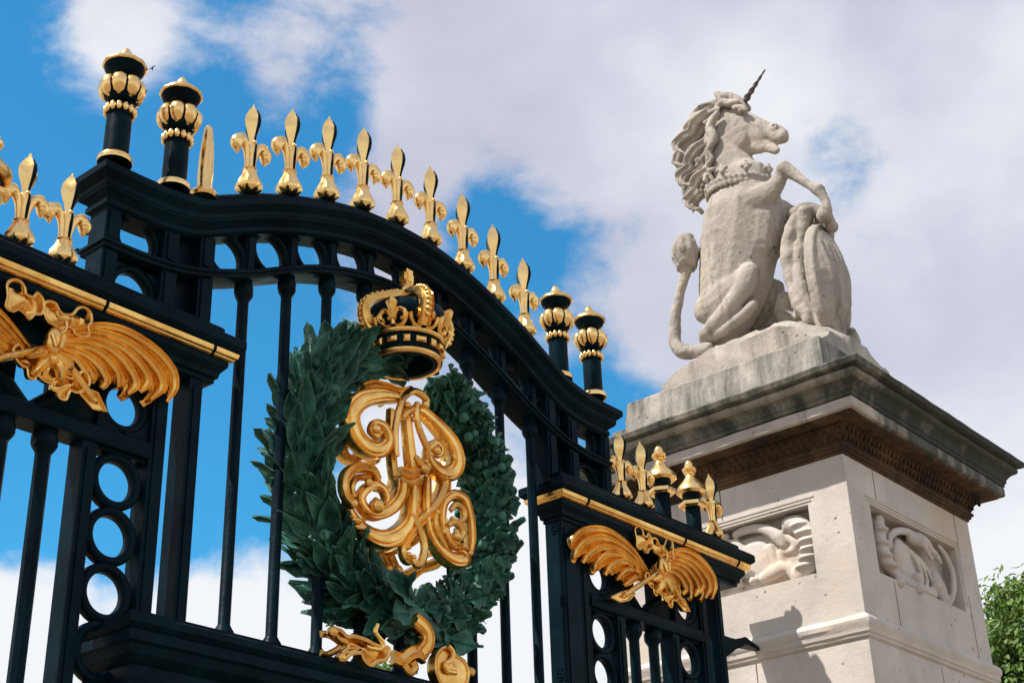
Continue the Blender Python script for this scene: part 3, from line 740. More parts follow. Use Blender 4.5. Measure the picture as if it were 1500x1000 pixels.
# ------------------------------------------------------------------ monogram
mono = empty('monogram', (10.15,9.9,5.6), 'gilded interlaced scroll monogram of looping straps inside the wreath', 'monogram')
YM = 9.86
STR = [  # (points px x,y,depth offset) , width list, profile
 ([(9.969,9.84,6.445),(9.7,9.86,6.386),(9.439,9.86,6.254),(9.291,9.86,6.07),(9.325,9.86,5.88),(9.488,9.86,5.759),(9.66,9.83,5.757),(9.774,9.81,5.89),(9.724,9.81,6.018),(9.607,9.82,6.037),(9.57,9.84,5.949),(9.638,9.83,5.907),(9.686,9.82,5.956)], [.05,.085,.10,.105,.105,.10,.085,.065,.05,.04,.035,.03,.02], 'B'),
 ([(10.22,9.86,6.413),(10.38,9.88,6.41),(10.57,9.86,6.304),(10.78,9.86,6.179),(10.86,9.86,5.994),(10.76,9.86,5.832),(10.53,9.82,5.765),(10.39,9.81,5.844),(10.38,9.81,5.988),(10.5,9.82,6.088),(10.6,9.83,6.052),(10.56,9.83,5.968),(10.49,9.83,5.973)], [.05,.06,.075,.09,.095,.09,.075,.06,.045,.04,.035,.03,.02], 'B'),
 ([(9.883,9.78,5.748),(9.862,9.78,5.953),(9.89,9.78,6.175),(9.969,9.78,6.402),(10.1,9.78,6.548),(10.25,9.78,6.565),(10.34,9.78,6.508),(10.28,9.78,6.44)], [.03,.035,.035,.035,.04,.04,.035,.025], 'O'),
 ([(10.19,9.78,6.444),(10.17,9.78,6.312),(10.21,9.78,6.169),(10.3,9.78,6.023),(10.38,9.78,5.909)], [.03,.035,.035,.035,.03], 'O'),
 ([(10.09,9.86,6.436),(10.11,9.86,6.17),(10.15,9.86,5.897),(10.2,9.86,5.62),(10.22,9.86,5.401),(10.18,9.86,5.169)], [.05,.055,.06,.07,.065,.03], 'R'),
 ([(9.954,9.8,5.491),(9.936,9.8,5.354),(9.839,9.8,5.211),(9.688,9.8,5.092),(9.538,9.8,5.046),(9.425,9.8,5.088),(9.396,9.8,5.179),(9.468,9.8,5.284),(9.589,9.8,5.354),(9.703,9.8,5.341),(9.752,9.8,5.26),(9.706,9.8,5.162),(9.612,9.8,5.122),(9.573,9.8,5.162),(9.61,9.8,5.208)], [.085,.08,.075,.065,.06,.055,.05,.05,.05,.045,.045,.04,.035,.03,.02], 'B'),
 ([(9.605,9.76,5.405),(9.519,9.76,5.489),(9.341,9.76,5.468),(9.187,9.76,5.359),(9.136,9.76,5.239),(9.167,9.76,5.121),(9.259,9.76,5.061)], [.035,.045,.055,.055,.05,.05,.04], 'R'),
 ([(9.261,9.86,5.173),(9.301,9.86,5.029),(9.414,9.86,4.917),(9.563,9.86,4.843),(9.77,9.86,4.844),(9.98,9.86,4.953),(10.12,9.86,5.124),(10.16,9.86,5.348),(10.18,9.86,5.572)], [.035,.05,.06,.085,.10,.10,.085,.075,.06], 'B'),
 ([(9.341,9.82,5.17),(9.311,9.82,5.275),(9.373,9.82,5.378),(9.531,9.82,5.43),(9.646,9.82,5.411),(9.742,9.82,5.365)], [.02,.03,.035,.035,.03,.02], 'O'),
 ([(9.561,9.82,5.366),(9.645,9.82,5.426),(9.684,9.82,5.378),(9.618,9.82,5.331)], [.025,.035,.03,.02], 'O'),
 ([(10.24,9.84,5.762),(10.42,9.84,5.831),(10.58,9.84,5.799),(10.65,9.84,5.68),(10.58,9.84,5.494),(10.44,9.84,5.32),(10.25,9.84,5.14),(10.12,9.84,4.96),(10.03,9.84,4.816),(10.06,9.84,4.717),(10.14,9.84,4.706),(10.12,9.84,4.773)], [.04,.06,.07,.075,.075,.07,.055,.045,.04,.04,.035,.02], 'R'),
 ([(10.11,9.8,5.196),(10.2,9.8,5.102),(10.28,9.8,4.991),(10.31,9.8,4.86),(10.26,9.8,4.712),(10.18,9.8,4.679),(10.15,9.8,4.744)], [.03,.035,.04,.04,.045,.035,.02], 'O'),
 ([(10.39,9.86,5.674),(10.37,9.86,5.442),(10.38,9.86,5.25),(10.44,9.86,5.073),(10.58,9.86,4.931),(10.76,9.86,4.872),(10.93,9.86,4.904),(10.98,9.86,4.981),(10.89,9.86,5.006)], [.05,.065,.06,.06,.07,.08,.075,.05,.03], 'B'),
 ([(10.6,9.82,5.103),(10.58,9.82,5.292),(10.62,9.82,5.462),(10.76,9.82,5.575),(10.92,9.82,5.549),(11,9.82,5.371),(11.02,9.82,5.147),(11.01,9.82,4.993)], [.045,.045,.05,.055,.06,.06,.055,.03], 'B'),
 ([(10.61,9.8,4.967),(10.52,9.8,5.055),(10.46,9.8,5.188),(10.5,9.8,5.31)], [.03,.045,.04,.02], 'R'),
 ([(10.66,9.76,5.358),(10.75,9.76,5.449),(10.85,9.76,5.431),(10.87,9.76,5.337),(10.79,9.76,5.27),(10.69,9.76,5.276)], [.025,.035,.035,.035,.03,.02], 'O'),
 ([(10.61,9.76,5.179),(10.71,9.76,5.243),(10.81,9.76,5.23),(10.85,9.76,5.15),(10.78,9.76,5.074),(10.7,9.76,5.083),(10.74,9.76,5.146)], [.03,.035,.035,.035,.03,.025,.02], 'O'),
 ([(10.62,9.8,5.268),(10.64,9.8,5.108),(10.74,9.8,5.015),(10.89,9.8,5.035)], [.03,.04,.045,.03], 'R'),
 ([(9.883,9.74,5.573),(10,9.74,5.577),(10.13,9.74,5.643),(10.25,9.74,5.693)], [.05,.06,.06,.04], 'R'),
 ([(9.893,9.74,5.502),(10.03,9.74,5.496),(10.17,9.74,5.58)], [.035,.04,.03], 'O'),
 ([(10.09,9.72,5.792),(10.17,9.72,5.74),(10.23,9.72,5.666),(10.29,9.72,5.729),(10.25,9.72,5.778)], [.025,.04,.04,.035,.02], 'O'),
 ([(9.92,9.9,6.315),(9.913,9.9,6.005),(9.936,9.9,5.708),(9.977,9.9,5.533)], [.045,.05,.05,.05], 'R'),
 ([(9.991,9.8,6.213),(10.09,9.8,6.339),(10.22,9.8,6.347),(10.15,9.8,6.249)], [.03,.045,.04,.02], 'O'),
 # rear face of the monogram, seen through the front one
 ([(9.572,10.3,5.93),(9.633,10.3,5.826),(9.759,10.3,5.818),(9.913,10.3,5.939),(10.07,10.3,5.924)], [.07,.06,.05,.06,.05], 'R'),
 ([(9.531,10.3,6.009),(9.524,10.3,5.915),(9.602,10.3,5.878),(9.677,10.3,5.961)], [.05,.07,.06,.03], 'O'),
 ([(9.99,10.3,5.044),(10.03,10.3,4.879),(10.17,10.3,4.723),(10.35,10.3,4.676),(10.57,10.3,4.755),(10.77,10.3,4.89),(10.98,10.3,4.983),(11.16,10.3,5.13)], [.05,.06,.07,.075,.07,.06,.06,.05], 'R'),
 ([(10.08,10.25,5.024),(10.12,10.25,4.873),(10.22,10.25,4.737)], [.045,.05,.05], 'R'), ([(10.22,10.25,5.043),(10.26,10.25,4.906),(10.36,10.25,4.754)], [.04,.045,.05], 'R'),
 ([(10.62,10.25,5.848),(10.71,10.25,5.562),(10.68,10.25,5.247),(10.46,10.25,5.042)], [.07,.08,.07,.05], 'R'),
 ([(10.14,10.25,6.575),(9.981,10.25,6.621),(9.849,10.25,6.641),(9.928,10.25,6.748),(10.05,10.25,6.773)], [.05,.05,.045,.04,.03], 'R'),
 ([(10.99,10.25,6.438),(11.15,10.25,6.241),(11.09,10.25,5.981),(10.98,10.25,5.712)], [.07,.07,.07,.06], 'R'),
 ([(9.56,9.95,6.478),(9.687,9.95,6.551),(9.887,9.95,6.587),(10.09,9.95,6.608),(10.25,9.95,6.676)], [.035,.045,.045,.04,.03], 'R'),
]
PR = {'B': BANDED, 'R': RIDGED, 'O': ROUND}
fm = MB(); rears = []
for i, (pts, w, k) in enumerate(STR):
    back = pts[0][1] > 10.1
    P = cat(pts, 7); w2 = lerp_list(w, len(P))
    if back: rears.append(MB())
    tgt = rears[-1] if back else fm
    tgt.strap(P, w2, .085 if k == 'B' else .07, PR[k]); tgt.ball(P[-1], max(w2[-1]*1.3,.03), (1,1.3,1), 9)
for p, r0 in (([(9.561,9.72,5.109)][0],.075),([(9.529,9.72,5.922)][0],.05),([(10.42,9.72,5.95)][0],.05),([(10.69,9.7,5.072)][0],.05),([(10.2,9.7,5.682)][0],.05),([(10.21,9.68,6.403)][0],.045),([(9.455,9.74,5.336)][0],.045)):
    fm.ball(p, r0, (1,.9,1), 12)
for (x, y) in ((526,772),(521,765)): 
    p = [(9.337,9.76,4.858)][0]; fm.ball((p[0]+(x-524)*.008, p[1], p[2]-(y-770)*.009), .055, (1.3,1,.6), 10)
# ties between the front and rear face
for p in [(10.24,9.9,5.643),(9.795,9.9,5.968),(10.72,9.9,5.855),(9.806,9.9,5.157),(10.86,9.9,5.053),(10.2,9.9,4.893)]: fm.tube([(p[0],9.9,p[2]),(p[0],10.32,p[2])], .03, 6)
obj('front_scrolls', fm, GOLD2, mono, (10.15,9.9,5.6), absolute=True, angle=50)
for rs_ in rears: obj('rear_scroll', rs_, GOLD2, mono, (10.15,10.3,5.6), absolute=True, angle=50)

# ------------------------------------------------------------------ crown
CC = Vector((10.04,9.80,6.86))
crown = empty('crown', CC, 'gilded royal crown with arches and pearls at the top of the wreath', 'crown')
def ell(r, z, n=40, wob=0): return [(CC.x+r*math.cos(2*math.pi*k/n), CC.y+r*math.sin(2*math.pi*k/n), CC.z+z) for k in range(n)]
mb = MB(); R0 = .345
mb.loft([ell(r,z) for r, z in ((R0-.10,.2),(R0-.06,-.02),(R0-.01,-.02),(R0+.005,.02),(R0+.045,.24),(R0-.02,.24))])
mb.loft([ell(r,z) for r, z in ((R0+.02,.22),(R0+.08,.34),(R0+.11,.46),(R0+.07,.58),(R0-.05,.66),(R0-.18,.71),(.05,.76))])
obj('cap', mb, IRON, crown, CC, absolute=True)
mb = MB()
mb.tube(ell(R0+.012,.0)+[ell(R0+.012,.0)[0]], .030, 8); mb.tube(ell(R0+.05,.215)+[ell(R0+.05,.215)[0]], .030, 8)
obj('circlet_rim', mb, GOLD2, crown, CC, absolute=True)
for k in range(16):
    mb = MB(); a = 2*math.pi*k/16; r = R0+.035
    c, s_ = math.cos(a), math.sin(a)
    w, h = (.055,.03) if k % 2 else (.035,.04)
    mb.loft([[(CC.x+r*q*c-t_*s_, CC.y+r*q*s_+t_*c, CC.z+z) for t_, z in ((-w*e,.108-h*e),(w*e,.108-h*e),(w*e,.108+h*e),(-w*e,.108+h*e))] for q, e in ((.95,1),(1.06,1),(1.10,.6))])
    obj('jewel', mb, GOLD2, crown, (CC.x+r*c, CC.y+r*s_, CC.z+.108), absolute=True)
mb = MB()
for k in range(8):         # fleurs-de-lis and crosses on the circlet
    a = 2*math.pi*k/8+R_(205); c, s_ = math.cos(a), math.sin(a); r = R0+.055
    def Q(t_, z, o=0): 
        rr = r+o+(z-.24)*.28
        return Vector((CC.x+rr*c-t_*s_, CC.y+rr*s_+t_*c, CC.z+z))
    fr = Vector((c,s_,0))
    if k % 2 == 0:
        mb.strap(cat([Q(0,.26),Q(0,.34),Q(0,.42),Q(0,.50),Q(0,.56)],3), lerp_list([.035,.026,.045,.068,.012],13), .05, ROUND, fr)
        for sx in (-1,1):
            mb.strap(cat([Q(0,.30),Q(sx*.03,.38),Q(sx*.08,.42),Q(sx*.135,.38),Q(sx*.125,.32),Q(sx*.09,.32)],4), .027, .045, ROUND, fr)
        mb.strap([Q(-.05,.325,.02),Q(.05,.325,.02)], .018, .03, ROUND, fr)
    else:
        for d in ((0,1),(0,-1),(1,0),(-1,0)):
            mb.strap([Q(d[0]*.01,.38+d[1]*.01,.01),Q(d[0]*.05,.38+d[1]*.05,.01),Q(d[0]*.10,.38+d[1]*.10,.01)], [.02,.03,.055], .05, ROUND, fr)
        mb.ball(Q(0,.38,.05), .03)
    for sx in (-1,1):      # festoons between
        mb.strap(cat([Q(sx*.03,.25),Q(sx*.09,.255),Q(sx*.135,.30),Q(sx*.155,.37)],3), .022, .04, ROUND, fr)
obj('circlet_ornaments', mb, GOLD2, crown, CC, absolute=True)
mb = MB(); pe = MB()
for k in range(4):
    a = 2*math.pi*k/4+R_(160); c, s_ = math.cos(a), math.sin(a)
    prof = [(R0+.06,.27),(R0+.13,.40),(R0+.15,.52),(R0+.10,.63),(R0-.02,.71),(R0-.16,.76),(.10,.79),(.02,.80)]
    P = cat([(CC.x+q*c, CC.y+q*s_, CC.z+z) for q, z in prof], 5)
    n = len(P)
    # front vector = outward normal of arch
    fm_ = []
    sd = Vector((-s_, c, 0))
    rings = []
    for i in range(n):
        tg = (P[min(i+1,n-1)]-P[max(i-1,0)]).normalized(); nn = tg.cross(sd)
        if nn.z < 0 and nn.dot(Vector((c,s_,0))) < 0: nn = -nn
        if nn.dot(P[i]-Vector((CC.x,CC.y,CC.z+.35))) < 0: nn = -nn
        rings.append([P[i]+sd*u*.075+nn*h*.06 for u, h in RIDGED])
        if i % 2 == 0 and 3 < i < n-2: pe.ball(P[i]+nn*.055, .032, n=8)
    mb.loft(rings)
obj('arches', mb, GOLD2, crown, CC, absolute=True)
obj('pearls', pe, GOLD2, crown, CC, absolute=True)
mb = MB(); mb.lathe([(.05,.72),(.075,.77),(.10,.80),(.11,.85),(.09,.90),(.05,.93),(.06,.95)], 20, CC)
mb.box(CC.x-.05,CC.x+.05,CC.y-.05,CC.y+.05,CC.z+.94,CC.z+1.12); mb.box(CC.x-.032,CC.x+.032,CC.y-.062,CC.y+.062,CC.z+.97,CC.z+1.09); mb.box(CC.x-.072,CC.x+.072,CC.y-.04,CC.y+.04,CC.z+.985,CC.z+1.075)
obj('orb_and_cross', mb, GOLD2, crown, CC, absolute=True)

# ------------------------------------------------------------------ stone pillar
PX0, PX1, PY0, PY1 = 17.22, 21.12, 8.50, 12.40
pil = empty('stone_pillar', ((PX0+PX1)/2,(PY0+PY1)/2,-4), 'pale stone gate pillar with carved panels and dark stained cornice under the statue', 'pillar')
PC = ((PX0+PX1)/2,(PY0+PY1)/2,0)
def nrect(z, o, n=10, x0=PX0, x1=PX1, y0=PY0, y1=PY1, wob=0):
    a = [(x0-o+(x1-x0+2*o)*k/n, y0-o) for k in range(n)]+[(x1+o, y0-o+(y1-y0+2*o)*k/n) for k in range(n)]
    a += [(x1+o-(x1-x0+2*o)*k/n, y1+o) for k in range(n)]+[(x0-o, y1+o-(y1-y0+2*o)*k/n) for k in range(n)]
    return [(x, y, z) for x, y in a]
def course(name, prof, m, wob=0, n=10, ang=28, **kw):
    mb = MB(); mb.loft([nrect(z, o, n, **kw) for z, o in prof])
    if wob:
        mb.v = [(x+wob*noise.noise(Vector((x*2.2,y*2.2,z*5)))*1.2+.5*wob*noise.noise(Vector((x*9,y*9,z*9))), y+wob*noise.noise(Vector((x*2.2+9,y*2.2,z*5))), z+wob*.8*noise.noise(Vector((x*3,y*3+5,z*3)))) for x, y, z in mb.v]
    return obj(name, mb, m, pil, (PC[0],PC[1],prof[0][0]), absolute=True, angle=ang)
course('plinth_course', [(-4,.35),(-2.4,.35),(-2.2,.2),(-2.0,.12),(-1.9,.02)], STONE)
course('lower_shaft', [(-1.9,0),(5.02,0)], STONE)
course('band_moulding', [(5.02,-.01),(5.05,.03),(5.08,.035),(5.10,.055),(5.16,.06),(5.20,.085),(5.26,.09),(5.30,.07),(5.34,.02),(5.35,-.005)], STONE, .006, 24)
# shaft block with sunk panels: core plus face slabs around each panel opening
rec = .26
mb = MB(); mb.box(PX0+rec,PX1-rec,PY0+rec,PY1-rec,5.35,7.57); obj('shaft_core', mb, STONE, pil, (PC[0],PC[1],5.35), absolute=True)
def facing(mb, ax, a0, a1, p0, p1, z0, z1, zA, zB, face, d):
    """frame of four slabs round the opening p0..p1 x zA..zB; bevelled inner edge comes from the moulding"""
    def bx(q0,q1,za,zb):
        if ax == 'y': mb.box(min(face,face+d),max(face,face+d),q0,q1,za,zb)
        else: mb.box(q0,q1,min(face,face+d),max(face,face+d),za,zb)
    bx(a0,p0,z0,z1); bx(p1,a1,z0,z1); bx(p0,p1,z0,zA); bx(p0,p1,zB,z1)
lp = (9.12,11.80); fp = (17.82,20.48); ZA, ZB = 6.02, 7.00
mb = MB(); facing(mb,'y',PY0,PY1,lp[0],lp[1],5.35,7.57,ZA,ZB,PX0,rec); facing(mb,'x',PX0+rec,PX1-rec,fp[0],fp[1],5.35,7.57,ZA,ZB,PY0,rec)
facing(mb,'x',PX0+rec,PX1-rec,fp[0],fp[1],5.35,7.57,ZA,ZB,PY1-rec,rec); facing(mb,'y',PY0,PY1,lp[0],lp[1],5.35,7.57,ZA,ZB,PX1-rec,rec)
obj('shaft_facing', mb, STONE, pil, (PC[0],PC[1],5.35), absolute=True)
# fine joint lines and panel fillets cut as slim raised beads
mb = MB(); e = .012
for z, q in ((ZB+.05,.05),(ZB+.10,.10)):
    mb.box(PX0-e,PX0+.01,lp[0]-q,lp[1]+q,z-.012,z+.012); mb.box(fp[0]-q,fp[1]+q,PY0-e,PY0+.01,z-.012,z+.012)
    mb.box(fp[1]+q-.012,fp[1]+q+.012,PY0-e,PY0+.01,ZA+.1,z-.013)
    mb.box(PX0-e,PX0+.01,lp[1]+q-.012,lp[1]+q+.012,ZA+.1,z-.013)
obj('panel_fillets', mb, STONE, pil, (PX0,PY0,7), absolute=True)
JO = make_simple('joint_mortar', (.13,.11,.095), .95)
mb = MB(); e = .003
for x, z0, z1 in ((18.05,7.12,7.57),(18.22,5.36,5.98),(20.66,5.36,6.3),(20.62,6.9,7.57)): mb.box(x-.008,x+.008,PY0-e,PY0+.01,z0,z1)
for y, z0, z1 in ((10.5,7.12,7.57),(10.2,2.0,5.0),(9.4,-1.9,1.99)): mb.box(PX0-e,PX0+.01,y-.008,y+.008,z0,z1)
for x, z0, z1 in ((19.3,2.0,5.0),(18.4,-1.9,1.99)): mb.box(x-.006,x+.006,PY0-e,PY0+.01,z0,z1)
for z in (1.99,): mb.box(PX0-e,PX0+.01,PY0,PY1,z-.006,z+.006); mb.box(PX0,PX1,PY0-e,PY0+.01,z-.006,z+.006)
obj('joint_lines', mb, JO, pil, (PX0,PY0,6), absolute=True)
# cornice
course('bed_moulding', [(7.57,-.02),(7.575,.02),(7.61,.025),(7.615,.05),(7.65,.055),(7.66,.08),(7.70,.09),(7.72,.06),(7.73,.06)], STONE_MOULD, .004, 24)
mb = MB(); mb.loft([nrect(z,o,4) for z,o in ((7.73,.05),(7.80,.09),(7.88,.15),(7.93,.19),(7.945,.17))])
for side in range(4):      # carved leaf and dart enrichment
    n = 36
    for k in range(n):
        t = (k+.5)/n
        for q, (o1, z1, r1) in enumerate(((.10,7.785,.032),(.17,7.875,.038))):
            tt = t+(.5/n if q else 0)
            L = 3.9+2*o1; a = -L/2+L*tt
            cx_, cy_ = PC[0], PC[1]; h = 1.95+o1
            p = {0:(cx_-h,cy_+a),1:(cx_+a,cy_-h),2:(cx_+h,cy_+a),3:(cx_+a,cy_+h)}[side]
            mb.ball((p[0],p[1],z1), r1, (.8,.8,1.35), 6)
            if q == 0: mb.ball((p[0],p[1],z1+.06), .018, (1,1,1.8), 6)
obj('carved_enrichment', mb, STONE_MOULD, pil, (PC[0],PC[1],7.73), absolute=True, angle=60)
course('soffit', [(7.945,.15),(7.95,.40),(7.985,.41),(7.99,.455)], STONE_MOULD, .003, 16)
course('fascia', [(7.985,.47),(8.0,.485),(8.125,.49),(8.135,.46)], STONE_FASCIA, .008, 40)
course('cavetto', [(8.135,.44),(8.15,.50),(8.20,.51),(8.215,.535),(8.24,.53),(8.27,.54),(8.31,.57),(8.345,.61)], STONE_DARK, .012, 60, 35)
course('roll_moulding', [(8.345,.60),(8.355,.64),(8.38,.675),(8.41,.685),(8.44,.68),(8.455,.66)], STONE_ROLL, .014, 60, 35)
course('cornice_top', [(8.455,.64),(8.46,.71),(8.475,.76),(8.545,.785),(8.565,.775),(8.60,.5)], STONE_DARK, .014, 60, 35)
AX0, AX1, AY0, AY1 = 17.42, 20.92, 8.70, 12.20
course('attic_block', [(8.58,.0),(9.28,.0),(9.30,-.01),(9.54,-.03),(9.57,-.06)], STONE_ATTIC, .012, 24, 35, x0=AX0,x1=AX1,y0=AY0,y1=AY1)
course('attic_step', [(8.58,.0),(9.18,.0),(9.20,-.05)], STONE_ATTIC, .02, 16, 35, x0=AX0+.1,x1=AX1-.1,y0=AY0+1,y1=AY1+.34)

# carved reliefs in the panels
def relief_left():
    s = Sculpt(); s.K = 1.22
    s.chain([(17.3,9.527,6.849,0.093),(17.3,9.401,6.817,0.114),(17.3,9.289,6.689,0.124),(17.3,9.241,6.49,0.124),(17.3,9.27,6.283,0.124),(17.3,9.373,6.153,0.114),(17.3,9.476,6.1,0.103)], (.7,1,1), .06, .35)
    for p in [(17.3,9.341,6.781,0.114),(17.3,9.272,6.655,0.124),(17.3,9.225,6.526,0.135),(17.3,9.221,6.407,0.135),(17.3,9.258,6.29,0.135),(17.3,9.337,6.183,0.124)]: s.sph(Vector(p[:3])+Vector((.02,0,0)), p[3]*1.30, (.75,1,.28))
    s.chain([(17.3,10.37,6.913,0.052),(17.3,10.21,6.933,0.062),(17.3,10.01,6.912,0.062),(17.3,9.819,6.814,0.072),(17.3,9.701,6.694,0.083),(17.3,9.65,6.582,0.052)], (.7,1,.9), .04, .35)
    s.chain([(17.3,10.14,6.602,0.124),(17.3,10.09,6.431,0.145),(17.3,10.04,6.281,0.103)], (.30,1.6,1.2), .10)
    s.chain([(17.3,9.868,6.596,0.052),(17.3,9.833,6.439,0.052),(17.3,9.828,6.309,0.052),(17.3,9.941,6.198,0.052)], (.8,1,1), .06)
    s.chain([(17.3,9.573,6.672,0.041),(17.3,9.479,6.559,0.041),(17.3,9.51,6.488,0.041),(17.3,9.62,6.476,0.041),(17.3,9.705,6.496,0.041),(17.3,9.712,6.36,0.041)], (.8,1,1), .08)
    s.chain([(17.3,9.644,6.541,0.207),(17.3,9.61,6.385,0.186)], (.16,1,1.1), .12)
    s.chain([(17.3,10.01,6.185,0.062),(17.3,9.851,6.216,0.083),(17.3,9.716,6.244,0.083),(17.3,9.611,6.219,0.062),(17.3,9.54,6.105,0.052)], (.8,1,1), .05)
    for p in [(17.3,10.24,6.307,0.072),(17.3,10.41,6.208,0.072),(17.3,10.29,6.419,0.052),(17.3,10.17,6.172,0.062),(17.3,10.47,6.361,0.052),(17.3,10.53,6.296,0.052)]: s.sph(Vector(p[:3])+Vector((.03,0,0)), p[3])
    s.chain([(17.3,10.48,6.747,0.103),(17.3,10.57,6.566,0.124),(17.3,10.62,6.375,0.103)], (.5,1,1), .08)
    # mirrored half, behind the ledge of the gate
    b_ = len(s.v); nf = len(s.f); yc = (lp[0]+lp[1])/2
    s.v += [(x, 2*yc-y, z) for x, y, z in s.v[:b_]]; s.f += [tuple(q+b_ for q in reversed(f)) for f in s.f[:nf]]; s.m += [0]*nf
    s.box(PX0+rec-.05, PX0+rec+.02, lp[0]+.12, lp[1]-.12, ZA+.08, ZB-.15)
    return s
sculpt_obj('left_relief', relief_left(), STONE, pil, (17.3,10.4,6.3), .02, 1, .004)
def PYr(L, w): return [(x, y, z, w[i] if hasattr(w,'__len__') else w) for i, (x, y, z) in enumerate(L)]
def relief_front():
    s = Sculpt(); s.K = 1.0
    s.chain(PYr([(18.26,8.6,6.894),(18.2,8.6,6.699),(18.2,8.6,6.5),(18.27,8.6,6.339),(18.42,8.6,6.236),(18.56,8.6,6.169)], [.09,.12,.13,.13,.11,.08]), (1,.7,1), 0, .35)
    for p in [(18.17,8.56,6.732),(18.15,8.56,6.528),(18.2,8.56,6.363),(18.32,8.56,6.244)]: s.sph(p, .145, (1,.75,.32))
    s.chain(PYr([(18.41,8.58,6.547),(18.48,8.58,6.704),(18.71,8.58,6.841),(19.05,8.58,6.925),(19.35,8.58,6.927),(19.55,8.58,6.882)], [.05,.055,.06,.06,.055,.04]), (1,.8,1), 0, .35)
    s.chain(PYr([(19.17,8.58,6.853),(19.37,8.58,6.882),(19.58,8.58,6.859),(19.74,8.58,6.803)], [.10,.13,.12,.08]), (1,.8,.9), 0, .35)
    for k in range(6): 
        p = [(19.37,8.5,6.84)][0]; s.sph((p[0]-.1+.07*k, p[1]+.03, p[2]+.04-.045*k), .045)
    for q, w_ in ((0,.04),(1,.035),(2,.035)):
        s.chain(PYr([(x+q*.16, y, z-.03*q) for x, y, z in [(18.86,8.56,6.649),(19.06,8.56,6.576),(19.21,8.56,6.448),(19.26,8.56,6.288),(19.12,8.56,6.127)]], w_), (1,.8,1), 0, .35)
    s.chain(PYr([(18.83,8.64,6.541),(18.86,8.64,6.366),(19.03,8.64,6.244)], [.22,.25,.2]), (1,.45,1.1))
    s.chain(PYr([(18.47,8.58,6.145),(18.66,8.58,6.109),(18.94,8.58,6.092),(19.28,8.58,6.106),(19.58,8.58,6.11)], [.07,.09,.08,.08,.09]), (1,.9,1), 0, .35)
    for p in [(18.96,8.5,6.197),(18.39,8.5,6.012),(19.58,8.5,6.214),(18.97,8.5,6.041)]: s.sph(p, .085)
    s.chain(PYr([(20.03,8.56,6.931),(20.2,8.56,6.845),(20.35,8.56,6.637),(20.32,8.56,6.368),(20.14,8.56,6.122),(19.94,8.56,5.998)], [.04,.05,.055,.055,.05,.035]), (1,.8,1), 0, .35)
    s.chain(PYr([(19.89,8.62,6.391),(19.98,8.62,6.255),(20.08,8.62,6.124)], [.15,.18,.12]), (1,.4,1))
    s.chain(PYr([(19.68,8.55,6.824),(19.84,8.55,6.756),(19.98,8.55,6.665)], [.05,.06,.03]), (1,.8,1), 0, .35)
    s.box(fp[0]+.15, fp[1]-.12, PY0+rec-.05, PY0+rec+.02, ZA+.1, ZB-.12)
    return s
sculpt_obj('front_relief', relief_front(), STONE, pil, (19,8.6,6.4), .02, 1, .004)

# ------------------------------------------------------------------ unicorn statue
uni = empty('unicorn_statue', (19.15,10.4,9.6), 'weathered stone unicorn sitting upright with its hoof on a shield, on the pillar', 'statue')
U0 = (19.15,10.4,11)
# rocky base
mb = MB(); nx, ny = 28, 40; X0,X1,Y0,Y1 = 18.0,20.3,8.95,11.85
prof_h = [(8.9,9.85),(9.1,10.02),(9.35,10.25),(9.6,10.33),(9.9,10.36),(10.4,10.38),(10.9,10.36),(11.3,10.30),(11.6,10.2),(11.9,10.08)]
def hbase(y):
    for (a, za), (c, zc) in zip(prof_h, prof_h[1:]):
        if y <= c: return za+(zc-za)*max(0,(y-a))/(c-a)
    return prof_h[-1][1]
b_ = 0; top = []
for i in range(nx+1):
    for j in range(ny+1):
        x = X0+(X1-X0)*i/nx; y = Y0+(Y1-Y0)*j/ny
        e_ = min(i, nx-i)/3; e_ = min(1, e_)
        h = hbase(y)+.10*noise.fractal(Vector((x*2.2,y*2.2,3)),1,2,4)-(1-e_)*.12+.28*math.exp(-((x-19.2)/.7)**2)
        top.append((x+.04*noise.noise(Vector((x*3,y*3,1))), y+.04*noise.noise(Vector((x*3,y*3,7))), h))
mb.v = top[:]
for i in range(nx):
    for j in range(ny):
        a = i*(ny+1)+j; mb.f.append((a,a+1,a+ny+2,a+ny+1)); mb.m.append(0)
per = [i*(ny+1) for i in range(nx+1)]+[nx*(ny+1)+j for j in range(1,ny+1)]+[i*(ny+1)+ny for i in range(nx-1,-1,-1)]+[j for j in range(ny-1,0,-1)]
prev = per
for z, o_ in ((.35,.02),(.75,.0)):
    b_ = len(mb.v)
    for q in per:
        x, y, h = top[q]; zz = max(9.5, h-z) if z < .7 else 9.5
        mb.v.append((x+.035*noise.noise(Vector((x*4,y*4,zz*4))), y+.035*noise.noise(Vector((x*4+5,y*4,zz*4))), zz))
    cur = list(range(b_, b_+len(per)))
    for k in range(len(per)):
        k2 = (k+1) % len(per); mb.f.append((prev[k],prev[k2],cur[k2],cur[k])); mb.m.append(0)
    prev = cur
mb.f.append(tuple(prev)); mb.m.append(0)
obj('rock_base', mb, STATUE, uni, (19.1,10.4,9.6), absolute=True, angle=50)
s = Sculpt()
q_ = [(19.5,9.199,10.37,0.152)][0]
s.sph(q_[:3], q_[3], (1,1,1.2)); s.chain([(q_[0]-.12,q_[1]+.1,q_[2]-.35,.14),(q_[0]+.02,q_[1],q_[2]-.2,.17),(q_[0]+.2,q_[1],q_[2]-.4,.2)], (1,1,1)); s.sph((q_[0]-.1,q_[1]-.08,q_[2]+.1), .07)
s.chain([(q_[0]-.5,q_[1]+.1,9.75,.25),(q_[0],q_[1]+.1,9.8,.3),(q_[0]+.3,q_[1]+.2,9.75,.25)], (1,1,1))
sculpt_obj('scroll_knob', s, STATUE, uni, (19.7,9.2,10.2), .03, 2, .02, 5)
